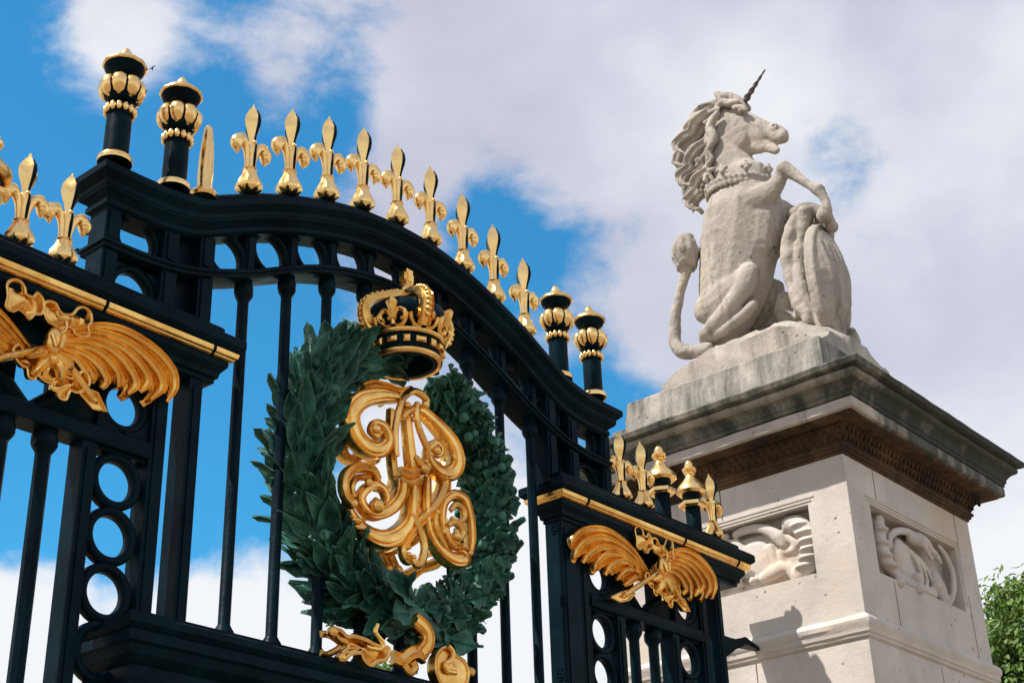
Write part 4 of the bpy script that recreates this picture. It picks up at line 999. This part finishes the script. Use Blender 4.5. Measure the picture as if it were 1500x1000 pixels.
b = Sculpt()
# trunk
b.chain([(19.15,11.35,11.07,0.275),(19.15,11.18,11.37,0.504),(19.15,11.03,11.76,0.63),(19.15,10.91,12.18,0.687),(19.15,10.77,12.71,0.745),(19.15,10.65,13.21,0.733),(19.15,10.6,13.66,0.573)], (.80,1,1), 0, .3)
b.chain([(19.15,10.26,13.21,0.344),(19.15,10.25,12.8,0.367),(19.15,10.36,12.38,0.344)], (1,1,1), -.05, .35)
b.chain([(19.15,10.47,13.44,0.458),(19.15,10.43,13.12,0.481),(19.15,10.49,12.82,0.412)], (.85,1,1), -.12)
# neck
b.chain([(19.15,10.69,13.7,0.55),(19.15,10.81,14.15,0.458),(19.15,10.88,14.58,0.389),(19.15,10.92,14.95,0.344),(19.15,10.9,15.23,0.275)], (.72,1,1), 0, .3)
# head
b.chain([(19.15,10.79,15.27,0.275),(19.15,10.7,15.05,0.344),(19.15,10.58,14.85,0.378),(19.15,10.51,14.77,0.355)], (.66,1,1), 0, .3)
b.chain([(19.15,10.59,15.05,0.275),(19.15,10.39,14.9,0.241),(19.15,10.2,14.75,0.195),(19.15,9.999,14.6,0.16),(19.15,9.849,14.48,0.16),(19.15,9.767,14.38,0.155)], (.74,1,1), 0, .3)
b.sph([(19.15,9.719,14.33,0.103)][0][:3], .105, (1.15,1,1.1))
b.chain([(18.98,10.63,14.98,0.159),(19.02,10.58,14.75,0.296),(19.02,10.53,14.61,0.25)], (.42,1,1)); b.chain([(19.32,10.82,15.25,0.162),(19.28,10.73,14.95,0.3),(19.28,10.67,14.81,0.254)], (.42,1,1))
for dx_ in (-1, 1):
    q_ = Vector([(19.15,9.8,14.54,0.034)][0][:3])+Vector((dx_*.10,0,0))
    b.tube([(q_.x+dx_*.02, q_.y+.055*math.cos(a_), q_.z+.05*math.sin(a_)) for a_ in (2*math.pi*k/10 for k in range(11))], .024, 6)
b.chain([(19.15,10.5,14.58,0.206),(19.15,10.35,14.45,0.172),(19.15,10.2,14.35,0.126),(19.15,10.05,14.28,0.092),(19.15,9.953,14.2,0.086),(19.15,9.88,14.14,0.08)], (.65,1,1), 0, .3)
b.chain([(19.15,10.43,14.71,0.286),(19.15,10.22,14.6,0.241),(19.15,10.1,14.53,0.172)], (.6,1,1), 0, .3)
b.chain([(19.15,10.39,14.58,0.218),(19.15,10.23,14.48,0.183),(19.15,10.11,14.39,0.126),(19.15,10.03,14.33,0.092)], (.6,1,1), 0, .3)
for dx in (-.24,.24): b.chain([(19.15,10.46,15.19,0.057),(19.15,10.31,15.12,0.057),(19.15,10.24,15.03,0.046)], (1,1,1), dx*.93, .3)      # brows
for dx in (-.12,.12): b.chain([( p[0],p[1],p[2],p[3]) for p in [(19.15,10.72,15.44,0.057),(19.15,10.78,15.62,0.069),(19.15,10.85,15.75,0.046)]], (1,1,1), dx, .3)   # ears
# hind legs (near and far)
for dx in (-.34, .36):
    b.chain([(19.15,11.33,11.48,0.286),(19.15,11.16,11.54,0.344),(19.15,10.9,11.66,0.321),(19.15,10.65,11.74,0.252),(19.15,10.49,11.8,0.195)], (.62,1,1), dx, .3)
    b.chain([(19.15,10.47,11.8,0.195),(19.15,10.56,11.6,0.206),(19.15,10.8,11.4,0.183),(19.15,11.12,11.19,0.149),(19.15,11.41,11.01,0.126)], (.85,1,1), dx*1.12, .3)
    b.chain([(19.15,11.45,10.96,0.115),(19.15,11.26,10.96,0.103),(19.15,10.98,11.01,0.103),(19.15,10.73,11.1,0.103),(19.15,10.58,11.17,0.097),(19.15,10.48,11.23,0.092)], (1,1,1), dx*.98, .3)
# near foreleg raised over the shield, far foreleg holding its edge
b.chain([(19.15,10.53,13.19,0.389),(19.15,10.29,13.16,0.344),(19.15,10.04,13.19,0.252),(19.15,9.858,13.28,0.172),(19.15,9.734,13.41,0.137),(19.15,9.642,13.51,0.126)], (.75,1,1), -.26, .3)
b.chain([(19.15,9.64,13.52,0.143),(19.15,9.514,13.38,0.109),(19.15,9.359,13.18,0.08),(19.15,9.205,12.99,0.074),(19.15,9.072,12.85,0.109)], (1,1,1), -.28, .3)
b.chain([(19.15,9.074,12.84,0.103),(19.15,9.006,12.69,0.074),(19.15,8.977,12.55,0.074),(19.15,9.005,12.44,0.115),(19.15,9.043,12.35,0.132)], (1,1,1), -.28, .3)
b.chain([(19.15,10.21,13.18,0.275),(19.15,9.98,13.06,0.183),(19.15,9.826,13.02,0.137),(19.15,9.708,12.92,0.103),(19.15,9.543,12.79,0.092),(19.15,9.382,12.64,0.103),(19.15,9.269,12.54,0.115)], (1,1,1), .42, .3)
def gro(o): pass
body = sculpt_obj('body', b, STATUE, uni, U0, .022, 4, .006, 9)
# eye and mouth details
d = Sculpt()
for dx in (-.255,.255): d.sph(Vector([(19.15,10.33,15.05,0.046)][0][:3])+Vector((dx,0,0)), .045)
sculpt_obj('eyes', d, STATUE, uni, U0, .012, 1)
# horn
mb = MB(); a, c = [Vector(p) for p in [(19.15,10.44,15.33),(19.15,9.882,15.85)]]
pts = [a.lerp(c, k/40) for k in range(41)]
ax = (c-a).normalized(); u1 = ax.orthogonal().normalized(); u2 = ax.cross(u1); R = []
for k, p in enumerate(pts):
    r0 = .058*(1-k/40)+.010
    R.append([p+(u1*math.cos(q)+u2*math.sin(q))*r0*(1+.22*math.cos(2*q-k*.9)) for q in (2*math.pi*j/10 for j in range(10))])
mb.loft(R); obj('horn', mb, HORN, uni, tuple(a), absolute=True, angle=60)
# mane: overlapping wavy locks down the crest
mn = Sculpt(); r = random.Random(21)
LOCKS = [[[(18.9,10.62,15.38,0.079),(18.9,10.87,15.41,0.113),(18.9,11.15,15.31,0.124),(18.9,11.36,15.12,0.102),(18.9,11.45,14.95,0.057)], [(19.09,10.72,15.53,0.08),(19.09,10.98,15.57,0.114),(19.09,11.26,15.46,0.126),(19.09,11.47,15.27,0.103),(19.09,11.56,15.1,0.057)], [(19.29,10.84,15.69,0.081),(19.29,11.1,15.73,0.115),(19.29,11.38,15.63,0.127),(19.29,11.59,15.43,0.104),(19.29,11.68,15.26,0.058)]],
 [[(18.9,10.8,15.32,0.102),(18.9,11.13,15.21,0.136),(18.9,11.43,15.12,0.136),(18.9,11.6,14.94,0.113),(18.9,11.58,14.66,0.057)], [(19.09,10.9,15.47,0.103),(19.09,11.24,15.37,0.137),(19.09,11.54,15.27,0.137),(19.09,11.71,15.09,0.114),(19.09,11.7,14.81,0.057)], [(19.29,11.02,15.63,0.104),(19.29,11.36,15.53,0.138),(19.29,11.67,15.43,0.138),(19.29,11.84,15.24,0.115),(19.29,11.82,14.97,0.058)]],
 [[(18.79,10.87,15.03,0.112),(18.79,11.18,14.83,0.146),(18.79,11.43,14.69,0.146),(18.79,11.56,14.49,0.112),(18.79,11.51,14.2,0.056)], [(19.07,11.03,15.25,0.114),(19.07,11.35,15.05,0.148),(19.07,11.6,14.9,0.148),(19.07,11.74,14.7,0.114),(19.07,11.68,14.41,0.057)], [(19.35,11.19,15.48,0.116),(19.35,11.51,15.27,0.15),(19.35,11.77,15.12,0.15),(19.35,11.91,14.92,0.116),(19.35,11.85,14.63,0.058)]],
 [[(18.79,10.93,14.74,0.101),(18.79,11.18,14.51,0.135),(18.79,11.42,14.36,0.135),(18.79,11.55,14.19,0.101),(18.79,11.49,13.97,0.056)], [(19.07,11.09,14.96,0.103),(19.07,11.35,14.73,0.137),(19.07,11.59,14.58,0.137),(19.07,11.72,14.41,0.103),(19.07,11.66,14.17,0.057)], [(19.35,11.26,15.18,0.104),(19.35,11.52,14.95,0.139),(19.35,11.76,14.79,0.139),(19.35,11.89,14.62,0.104),(19.35,11.83,14.38,0.058)]],
 [[(18.79,10.96,14.44,0.09),(18.79,11.19,14.23,0.124),(18.79,11.4,14.1,0.124),(18.79,11.53,13.93,0.101),(18.79,11.44,13.72,0.056)], [(19.07,11.13,14.66,0.091),(19.07,11.35,14.44,0.125),(19.07,11.57,14.31,0.125),(19.07,11.71,14.14,0.103),(19.07,11.61,13.92,0.057)], [(19.35,11.29,14.87,0.093),(19.35,11.52,14.65,0.127),(19.35,11.74,14.52,0.127),(19.35,11.88,14.35,0.104),(19.35,11.78,14.13,0.058)]],
 [[(18.79,10.94,14.09,0.079),(18.79,11.19,13.95,0.112),(18.79,11.37,13.8,0.112),(18.79,11.45,13.6,0.09),(18.79,11.36,13.41,0.045)], [(19.07,11.11,14.3,0.08),(19.07,11.35,14.15,0.114),(19.07,11.54,14.01,0.114),(19.07,11.62,13.8,0.091),(19.07,11.53,13.61,0.046)], [(19.35,11.27,14.51,0.081),(19.35,11.52,14.36,0.116),(19.35,11.71,14.21,0.116),(19.35,11.79,14,0.093),(19.35,11.7,13.81,0.046)]],
 [[(18.79,10.95,13.81,0.067),(18.79,11.13,13.64,0.101),(18.79,11.29,13.52,0.09),(18.79,11.34,13.31,0.056)], [(19.07,11.11,14.02,0.068),(19.07,11.3,13.85,0.103),(19.07,11.46,13.72,0.091),(19.07,11.51,13.51,0.057)], [(19.35,11.27,14.22,0.069),(19.35,11.47,14.05,0.104),(19.35,11.63,13.92,0.093),(19.35,11.68,13.71,0.058)]]]
for i, row in enumerate(LOCKS):
    for m_, L in enumerate(row):
        if m_ == 0 and i in (0,2,4,6): continue
        wob = r.uniform(0, 6); n = len(L)
        L2 = []
        for k in range(2*n-1):
            a_, b_ = L[k//2], L[min(n-1, (k+1)//2)]
            x, y, z, w = [(p+q)/2 for p, q in zip(a_, b_)]
            L2.append((x+.03*math.sin(wob+k), y+.085*math.sin(wob+1.7*k), z+.05*math.cos(wob+1.7*k), w*(.80+.22*math.sin(wob+2.1*k))*(.62 if m_ == 0 else .86)))
        mn.chain(L2, (.75,1,1))
        if m_ < 2: mn.chain([(x-.07, y+.06, z+.05, w*.42) for x, y, z, w in L2[1:]], (1,1,1))
for L in ([(18.81,10.75,15.16,0.056),(18.81,10.92,14.95,0.09),(18.79,10.85,14.65,0.079),(18.77,10.98,14.46,0.056),(18.77,10.91,14.26,0.034)], [(18.79,10.98,14.25,0.056),(18.79,11.09,14.07,0.079),(18.79,11,13.83,0.067),(18.79,11.13,13.7,0.045)]):
    mn.chain(L, (1,1,1))
mn.chain([(19.15,10.34,15.22,0.057),(19.15,10.46,15.42,0.092),(19.15,10.61,15.57,0.092),(19.15,10.75,15.66,0.08),(19.15,10.85,15.78,0.046)], (1,1,1), -.08)
mn.chain([(19.15,10.39,15.28,0.057),(19.15,10.53,15.32,0.08),(19.15,10.66,15.41,0.08),(19.15,10.78,15.38,0.069)], (1,1,1), -.22)
mn.chain([(19.15,10.36,15.29,0.057),(19.15,10.47,15.44,0.069),(19.15,10.55,15.39,0.057)], (1,1,1), .1)
sculpt_obj('mane', mn, STATUE, uni, U0, .022, 1, .012, 6)
# coronet collar round the neck
co = Sculpt(); cc = Vector((19.15,10.63,13.66)); 
for k in range(40):
    a = 2*math.pi*k/40; co.sph((cc.x+.54*math.cos(a), cc.y+.64*math.sin(a), cc.z+.10*math.sin(a)), .045, (1,1,1.1))
    co.sph((cc.x+.52*math.cos(a), cc.y+.62*math.sin(a), cc.z-.08+.10*math.sin(a)), .045, (1,1,2.0))
    if k % 4 == 0:
        for zz, rr in ((.10,.055),(.17,.05),(.235,.035)): co.sph((cc.x+.59*math.cos(a), cc.y+.69*math.sin(a), cc.z+zz+.10*math.sin(a)), rr)
        for q in (-1,1): co.sph((cc.x+.59*math.cos(a+q*.11), cc.y+.69*math.sin(a+q*.11), cc.z+.16+.10*math.sin(a)), .04)
sculpt_obj('coronet_collar', co, STATUE, uni, tuple(cc), .022, 2, .006, 7)
# tail
tl = Sculpt()
tl.chain([(18.75,11.41,10.72,0.123),(18.75,11.67,10.77,0.123),(18.75,11.87,10.85,0.135),(18.75,11.99,11.03,0.118),(18.75,11.98,11.33,0.095),(18.75,11.92,11.63,0.09),(18.75,11.81,11.94,0.084),(18.75,11.69,12.21,0.09),(18.75,11.63,12.41,0.101)], (1,1,1), 0, .3)
tl.chain([(18.75,11.66,12.37,0.123),(18.75,11.6,12.53,0.168),(18.75,11.61,12.73,0.191),(18.75,11.64,12.89,0.157),(18.75,11.55,12.92,0.101)], (1,1,1), 0, .3)
for k in range(9):
    p = Vector([(18.75,11.64,12.63)][0]); a = 2*math.pi*k/9
    tl.chain([(p.x+.1*math.cos(a), p.y+.12*math.sin(a), p.z+.28,.05),(p.x+.19*math.cos(a), p.y+.19*math.sin(a), p.z+.02,.065),(p.x+.15*math.cos(a+.5), p.y+.15*math.sin(a+.5), p.z-.28,.035)], (1,1,1), 0, .35)
sculpt_obj('tail', tl, STATUE, uni, tuple([(18.75,11.79,11.65)][0]), .024, 1, .02, 5)
# shield with hanging mantle
sh = Sculpt(); SX, SY = 19.12, 9.28
rings = []
for e_, y_ in ((.02,.10),(.6,.10),(.96,.09),(1,.04),(1,-.04),(.93,-.09),(.8,-.15),(.55,-.24),(.25,-.29),(.02,-.30)):
    rings.append([(SX+.56*e_*math.copysign(abs(math.cos(a))**.8, math.cos(a)), SY+y_, 11.33+1.0*e_*math.sin(a)) for a in (2*math.pi*k/40 for k in range(40))])
sh.loft(rings)
sh.tube([(SX+.53*math.cos(2*math.pi*k/40), SY-.06, 11.33+.97*math.sin(2*math.pi*k/40)) for k in range(41)], .05, 8)
for q in range(7):        # fluted upper half of the shield
    sh.chain([(SX-.34+.11*q, SY-.24+.10*abs(q-3)/3, 11.85,.045),(SX-.30+.10*q, SY-.30+.08*abs(q-3)/3, 11.4,.045),(SX-.2+.07*q, SY-.22, 10.9,.035)], (1,1,1), 0, .4)
sculpt_obj('shield', sh, STATUE, uni, (SX,SY,11.5), .022, 1, .006, 8)
dr = Sculpt()
for q, (px_, w_) in enumerate((([(18.95,9.581,12.58),(18.95,9.724,12.29),(18.95,9.818,11.88),(18.95,9.814,11.43),(18.95,9.718,11.02),(18.95,9.561,10.71)],.135),([(19,9.426,12.62),(19,9.555,12.24),(19,9.637,11.83),(19,9.655,11.33),(19,9.585,10.93),(19,9.45,10.66)],.14),([(19.35,9.716,12.77),(19.35,9.847,12.38),(19.35,9.939,11.9),(19.35,9.923,11.44),(19.35,9.818,11.09)],.18))):
    dr.chain([(x,y,z,w_*(.75+.35*math.sin(1.1*i+q*1.7)**2)) for i, (x,y,z) in enumerate(px_)], (1,1,1), 0, .3)
dr.chain([(x,y,z,.10) for x,y,z in [(19.1,9.659,12.76),(19.1,9.441,12.75),(19.1,9.251,12.64),(19.1,9.101,12.45),(19.1,9.079,12.26)]], (1.3,1,1), 0, .3)
dr.chain([(x,y,z,.13) for x,y,z in [(19.3,9.288,12.56),(19.3,9.227,12.37),(19.3,9.301,12.2)]], (1.2,1,1), 0, .3)
dr.chain([(x,y,z,.15) for x,y,z in [(19.4,10.21,11.44),(19.4,10.27,11.18),(19.4,10.14,11.01)]], (1.2,1,1), 0, .3)
dr.chain([(x,y,z,.11) for x,y,z in [(19,9.504,10.71),(19,9.393,10.54),(19,9.312,10.34)]], (1.2,1,1), 0, .3)
sculpt_obj('mantle', dr, STATUE, uni, (19.0,9.6,11.5), .024, 2, .022, 5)

# ------------------------------------------------------------------ trees
BARK = make_simple('bark', (.09,.07,.05), .95)
def leafmat(name, a, c):
    m, nt, b = mat(name); g_ = N(nt, 'ShaderNodeNewGeometry')
    n = noise_node(nt, 1.3, 4, .6, g_.outputs['Position'])
    r_ = ramp(nt, n.outputs[0], [(.38, a), (.60, c)])
    nt.links.new(r_.outputs[0], b.inputs['Base Color']); b.inputs['Roughness'].default_value = .55
    b.inputs['Subsurface Weight'].default_value = 0
    tr = N(nt, 'ShaderNodeBsdfTranslucent'); nt.links.new(r_.outputs[0], tr.inputs[0])
    mx = N(nt, 'ShaderNodeMixShader'); mx.inputs[0].default_value = .35
    out = nt.nodes['Material Output']
    nt.links.new(b.outputs[0], mx.inputs[1]); nt.links.new(tr.outputs[0], mx.inputs[2]); nt.links.new(mx.outputs[0], out.inputs[0])
    return m
LEAF = leafmat('broad_leaves', (.05,.11,.015), (.15,.24,.04))
def tree(loc, trunk_h, crown_c, crown_r, nclump, nleaf, label, seed, ls=.16):
    r = random.Random(seed)
    t = empty('tree', (loc[0],loc[1],-4), label, 'tree')
    mb = MB(); x, y = loc
    mb.tube([(x,y,-4.1),(x+.1,y,-4+trunk_h*.3),(x,y+.2,-4+trunk_h*.7),(x+.1,y,-4+trunk_h)], [.9,.65,.55,.4], 10)
    lv = MB()
    for k in range(nclump):
        v = Vector((r.gauss(0,1), r.gauss(0,1), r.gauss(0,1))).normalized()*(r.random()**.35)
        c = Vector((crown_c[0]+v.x*crown_r[0], crown_c[1]+v.y*crown_r[1], crown_c[2]+v.z*crown_r[2]))
        if k % 5 == 0: mb.tube([(x,y,-4+trunk_h*.8), ((x+c.x)/2,(y+c.y)/2,(-4+trunk_h+c.z)/2+.5), tuple(c)], [.3,.16,.05], 6)
        cr = r.uniform(.7,1.5)
        for q in range(nleaf):
            w = Vector((r.gauss(0,1), r.gauss(0,1), r.gauss(0,.75)))*cr*.55
            p = c+w; s_ = ls*r.uniform(.6,1.3)
            n_v = (w.normalized()+Vector((r.uniform(-1,1),r.uniform(-1,1),r.uniform(-.3,1)))).normalized() if w.length > 0 else Vector((0,0,1))
            a = n_v.orthogonal().normalized(); a = (Matrix.Rotation(r.uniform(0,6.28),3,n_v) @ a); c2 = n_v.cross(a)
            b_ = len(lv.v)
            lv.v += [tuple(p-a*s_), tuple(p+c2*s_*.6+n_v*s_*.15), tuple(p+a*s_), tuple(p-c2*s_*.6+n_v*s_*.15)]
            lv.f.append((b_,b_+1,b_+2,b_+3)); lv.m.append(0)
    obj('trunk', mb, BARK, t, (x,y,-4), absolute=True); 
    me = bpy.data.meshes.new('crown'); me.from_pydata([tuple((Vector(p)-Vector((x,y,0)))*S) for p in lv.v], [], lv.f); me.materials.append(LEAF)
    o = bpy.data.objects.new('crown', me); link(o, t, (x,y,0))
# right hand tree and the far tops behind the lower gate
tree((72.0,25.5), 12, (72.0,25.5,13.0), (8.0,8.0,8.2), 560, 320, 'leafy green tree rising behind the stone pillar at the right edge', 4, .19)
tree((66.0,67.5), 14, (66.0,67.5,19.0), (4.5,4.5,6.0), 130, 160, 'tree top just showing between the bars under the ribbon', 9, .17)

# ------------------------------------------------------------------ bird
bd = MB(); bp_ = Vector((0.46697625,0.69726082,0.62459659))*150
bd.tube([tuple(bp_+Vector((-.05,0,.28))), tuple(bp_+Vector((0,0,.1))), tuple(bp_+Vector((.03,0,-.1))), tuple(bp_+Vector((.08,0,-.25)))], [.01,.06,.07,.015], 8)
for s_ in (-1,1): bd.loft([[tuple(bp_+Vector((x+.0,s_*yy,z))) for x,z in ((-.02,.12),(.02,.12),(.03,-w),(0,-w))] for yy,w in ((.02,.05),(.25,.0),(.5,-.08))])
o = obj('bird', bd, make_simple('dark_plumage',(.02,.02,.02)), None, tuple(bp_), absolute=True); tag(o, 'tiny dark bird flying in the blue sky above the left finials', 'bird')

# ------------------------------------------------------------------ sky and sun
world = bpy.data.worlds.new('World'); sc.world = world; world.use_nodes = True
nt = world.node_tree; bg = nt.nodes['Background']; bg.inputs[1].default_value = .10
SD = Vector((-1,.5,1.72)).normalized()       # towards the sun
el = math.asin(SD.z); az = math.atan2(SD.x, SD.y)
sky = N(nt, 'ShaderNodeTexSky'); sky.sky_type = 'NISHITA'; sky.sun_disc = False
sky.sun_elevation = el; sky.sun_rotation = az % (2*math.pi)
sky.air_density = 1.2; sky.dust_density = .3; sky.ozone_density = 1.5
tc = N(nt, 'ShaderNodeTexCoord'); dirv = tc.outputs['Generated']
tint = N(nt, 'ShaderNodeMix'); tint.data_type = 'RGBA'; tint.blend_type = 'MULTIPLY'; tint.inputs[0].default_value = 1
nt.links.new(sky.outputs[0], tint.inputs[6]); tint.inputs[7].default_value = (.26,1.02,1.30,1)
# cloud field: masses given as directions (x,y,z, cos radius softness, weight)
MASS = [(0.8050,0.4026,0.4358,0.3,1.38),(0.6482,0.7226,0.2401,0.14,0.87),(0.5023,0.5817,0.6398,0.14,0.40),(0.6665,0.5507,0.5025,0.045,-0.78),(0.4941,0.8369,0.2353,0.08,0.75),(0.5566,0.7298,0.3969,0.08,-0.15),(0.7387,0.5371,0.4071,0.045,-0.84),(0.7852,0.3841,0.4857,0.08,-0.42),(0.4315,0.6649,0.6097,0.045,0.85),(0.5951,0.4840,0.6415,0.08,0.48),(0.7446,0.2683,0.6112,0.08,0.29),(0.7846,0.5734,0.2356,0.08,0.39),(0.9119,0.3492,0.2158,0.08,0.33),(0.5258,0.7879,0.3206,0.045,-0.45),(0.6236,0.7007,0.3466,0.045,-0.50),(0.6771,0.3776,0.6316,0.08,0.32),(0.5197,0.6941,0.4981,0.08,-0.34),(0.7624,0.3415,0.5496,0.045,-0.35),(0.7100,0.4967,0.4992,0.045,-0.44),(0.8221,0.4198,0.3845,0.08,-0.29),(0.5903,0.6692,0.4514,0.045,-0.28),(0.4535,0.6257,0.6347,0.045,-0.35),(0.5723,0.7441,0.3447,0.045,-0.51),(0.5861,0.7558,0.2920,0.045,0.30),(0.6334,0.5575,0.5366,0.045,-0.53),(0.5980,0.5810,0.5521,0.045,0.51),(0.5492,0.6289,0.5503,0.045,-0.25),(0.6080,0.6861,0.3995,0.045,-0.32),(0.3759,0.7264,0.5753,0.045,-0.17),(0.7724,0.2145,0.5978,0.045,0.25),(0.4674,0.8174,0.3367,0.045,-0.32),(0.4816,0.8284,0.2860,0.045,0.44),(0.7042,0.5872,0.3991,0.045,-0.20),(0.7871,0.4770,0.3911,0.045,-0.19),(0.8571,0.4623,0.2274,0.045,0.15),(0.6574,0.6384,0.4003,0.045,0.14),(0.5445,0.5924,0.5938,0.045,-1.04),(0.5189,0.6112,0.5977,0.045,0.89),(0.4767,0.6502,0.5917,0.045,-0.33),(0.5745,0.5583,0.5985,0.045,0.44)]
acc = None
for (x, y, z, rad, w) in MASS:
    dt = N(nt, 'ShaderNodeVectorMath'); dt.operation = 'DISTANCE'; nt.links.new(dirv, dt.inputs[0]); dt.inputs[1].default_value = (x, y, z)
    t_ = math_(nt, 'DIVIDE', dt.outputs['Value'], rad)
    t_ = math_(nt, 'MULTIPLY', t_, t_); t_ = math_(nt, 'MULTIPLY', t_, -1.0); t_ = math_(nt, 'EXPONENT', t_)
    acc = math_(nt, 'MULTIPLY', t_, w) if acc is None else math_(nt, 'MULTIPLY_ADD', t_, w, acc)
mp = N(nt, 'ShaderNodeMapping'); mp.inputs['Scale'].default_value = (1,1,1.5); nt.links.new(dirv, mp.inputs[0])
nA = noise_node(nt, 7, 9, .58, mp.outputs[0]); nA.inputs['Distortion'].default_value = .3
nB = noise_node(nt, 3.0, 4, .5, mp.outputs[0])
far = N(nt, 'ShaderNodeVectorMath'); far.operation = 'DISTANCE'; nt.links.new(dirv, far.inputs[0]); far.inputs[1].default_value = [(0.6865,0.5699,0.4516)][0]
bgc = N(nt, 'ShaderNodeMapRange'); nt.links.new(far.outputs['Value'], bgc.inputs[0]); bgc.inputs[1].default_value = .42; bgc.inputs[2].default_value = .7; bgc.inputs[3].default_value = 0; bgc.inputs[4].default_value = .75  # extra cloud cover outside the view, added to neutralise the ambient light
v = math_(nt, 'MULTIPLY_ADD', math_(nt, 'SUBTRACT', nA.outputs[0], .5), 1.5, acc)
nC = noise_node(nt, 22, 8, .62, mp.outputs[0]); nC.inputs['Distortion'].default_value = .4
v = math_(nt, 'MULTIPLY_ADD', math_(nt, 'SUBTRACT', nC.outputs[0], .5), .75, v)
v = math_(nt, 'ADD', v, bgc.outputs[0])
mk = N(nt, 'ShaderNodeMapRange'); mk.interpolation_type = 'SMOOTHSTEP'; nt.links.new(v, mk.inputs[0])
mk.inputs[1].default_value = .22; mk.inputs[2].default_value = .80; mk.inputs[3].default_value = 0; mk.inputs[4].default_value = .97
# shade inside the cloud: greyer lavender where thick
cr = ramp(nt, math_(nt, 'MULTIPLY_ADD', math_(nt, 'SUBTRACT', nB.outputs[0], .5), 1.6, math_(nt, 'MULTIPLY_ADD', nA.outputs[0], .5, .25)), [(.2, (3.7,3.8,4.8)), (.5, (4.8,4.9,5.7)), (.85, (6.9,7.0,7.2))])
sz = N(nt, 'ShaderNodeSeparateXYZ'); nt.links.new(dirv, sz.inputs[0])
lo = N(nt, 'ShaderNodeMapRange'); nt.links.new(sz.outputs[2], lo.inputs[0]); lo.inputs[1].default_value = .50; lo.inputs[2].default_value = .30; lo.inputs[3].default_value = 0; lo.inputs[4].default_value = .45
crv = math_(nt, 'ADD', cr.inputs[0].links[0].from_socket, lo.outputs[0]); nt.links.new(crv, cr.inputs[0])
cm = mixc(nt, mk.outputs[0], tint.outputs[2], cr.outputs[0])
nt.links.new(cm, bg.inputs[0])
sl = bpy.data.lights.new('sun', 'SUN'); sl.energy = 5.0; sl.angle = R_(.53); sl.color = (1,.94,.86)
so = bpy.data.objects.new('sun', sl); COL.objects.link(so); so.rotation_euler = SD.to_track_quat('Z','Y').to_euler(); so.location = (0,0,20)

# ------------------------------------------------------------------ camera
cam = bpy.data.cameras.new('camera'); co_ = bpy.data.objects.new('camera', cam); COL.objects.link(co_)
cam.sensor_width = 36; cam.lens = 36*2153.8/1500; cam.clip_end = 2000; cam.clip_start = .05
yaw, pitch, roll = 0.87794852, 0.4685123, -0.03403361
fwd = Vector((math.sin(yaw)*math.cos(pitch), math.cos(yaw)*math.cos(pitch), math.sin(pitch)))
rt = Vector((math.cos(yaw), -math.sin(yaw), 0)); up = rt.cross(fwd)
r2 = rt*math.cos(roll)+up*math.sin(roll); u2 = -rt*math.sin(roll)+up*math.cos(roll)
Mx = Matrix((r2, u2, -fwd)).transposed().to_4x4(); Mx.translation = Vector((0,0,EYE)); co_.matrix_world = Mx
sc.camera = co_
sc.view_settings.view_transform = 'Standard'; sc.view_settings.look = 'None'; sc.view_settings.exposure = .42; sc.view_settings.gamma = 1
sc.render.resolution_x = 1024; sc.render.resolution_y = 682
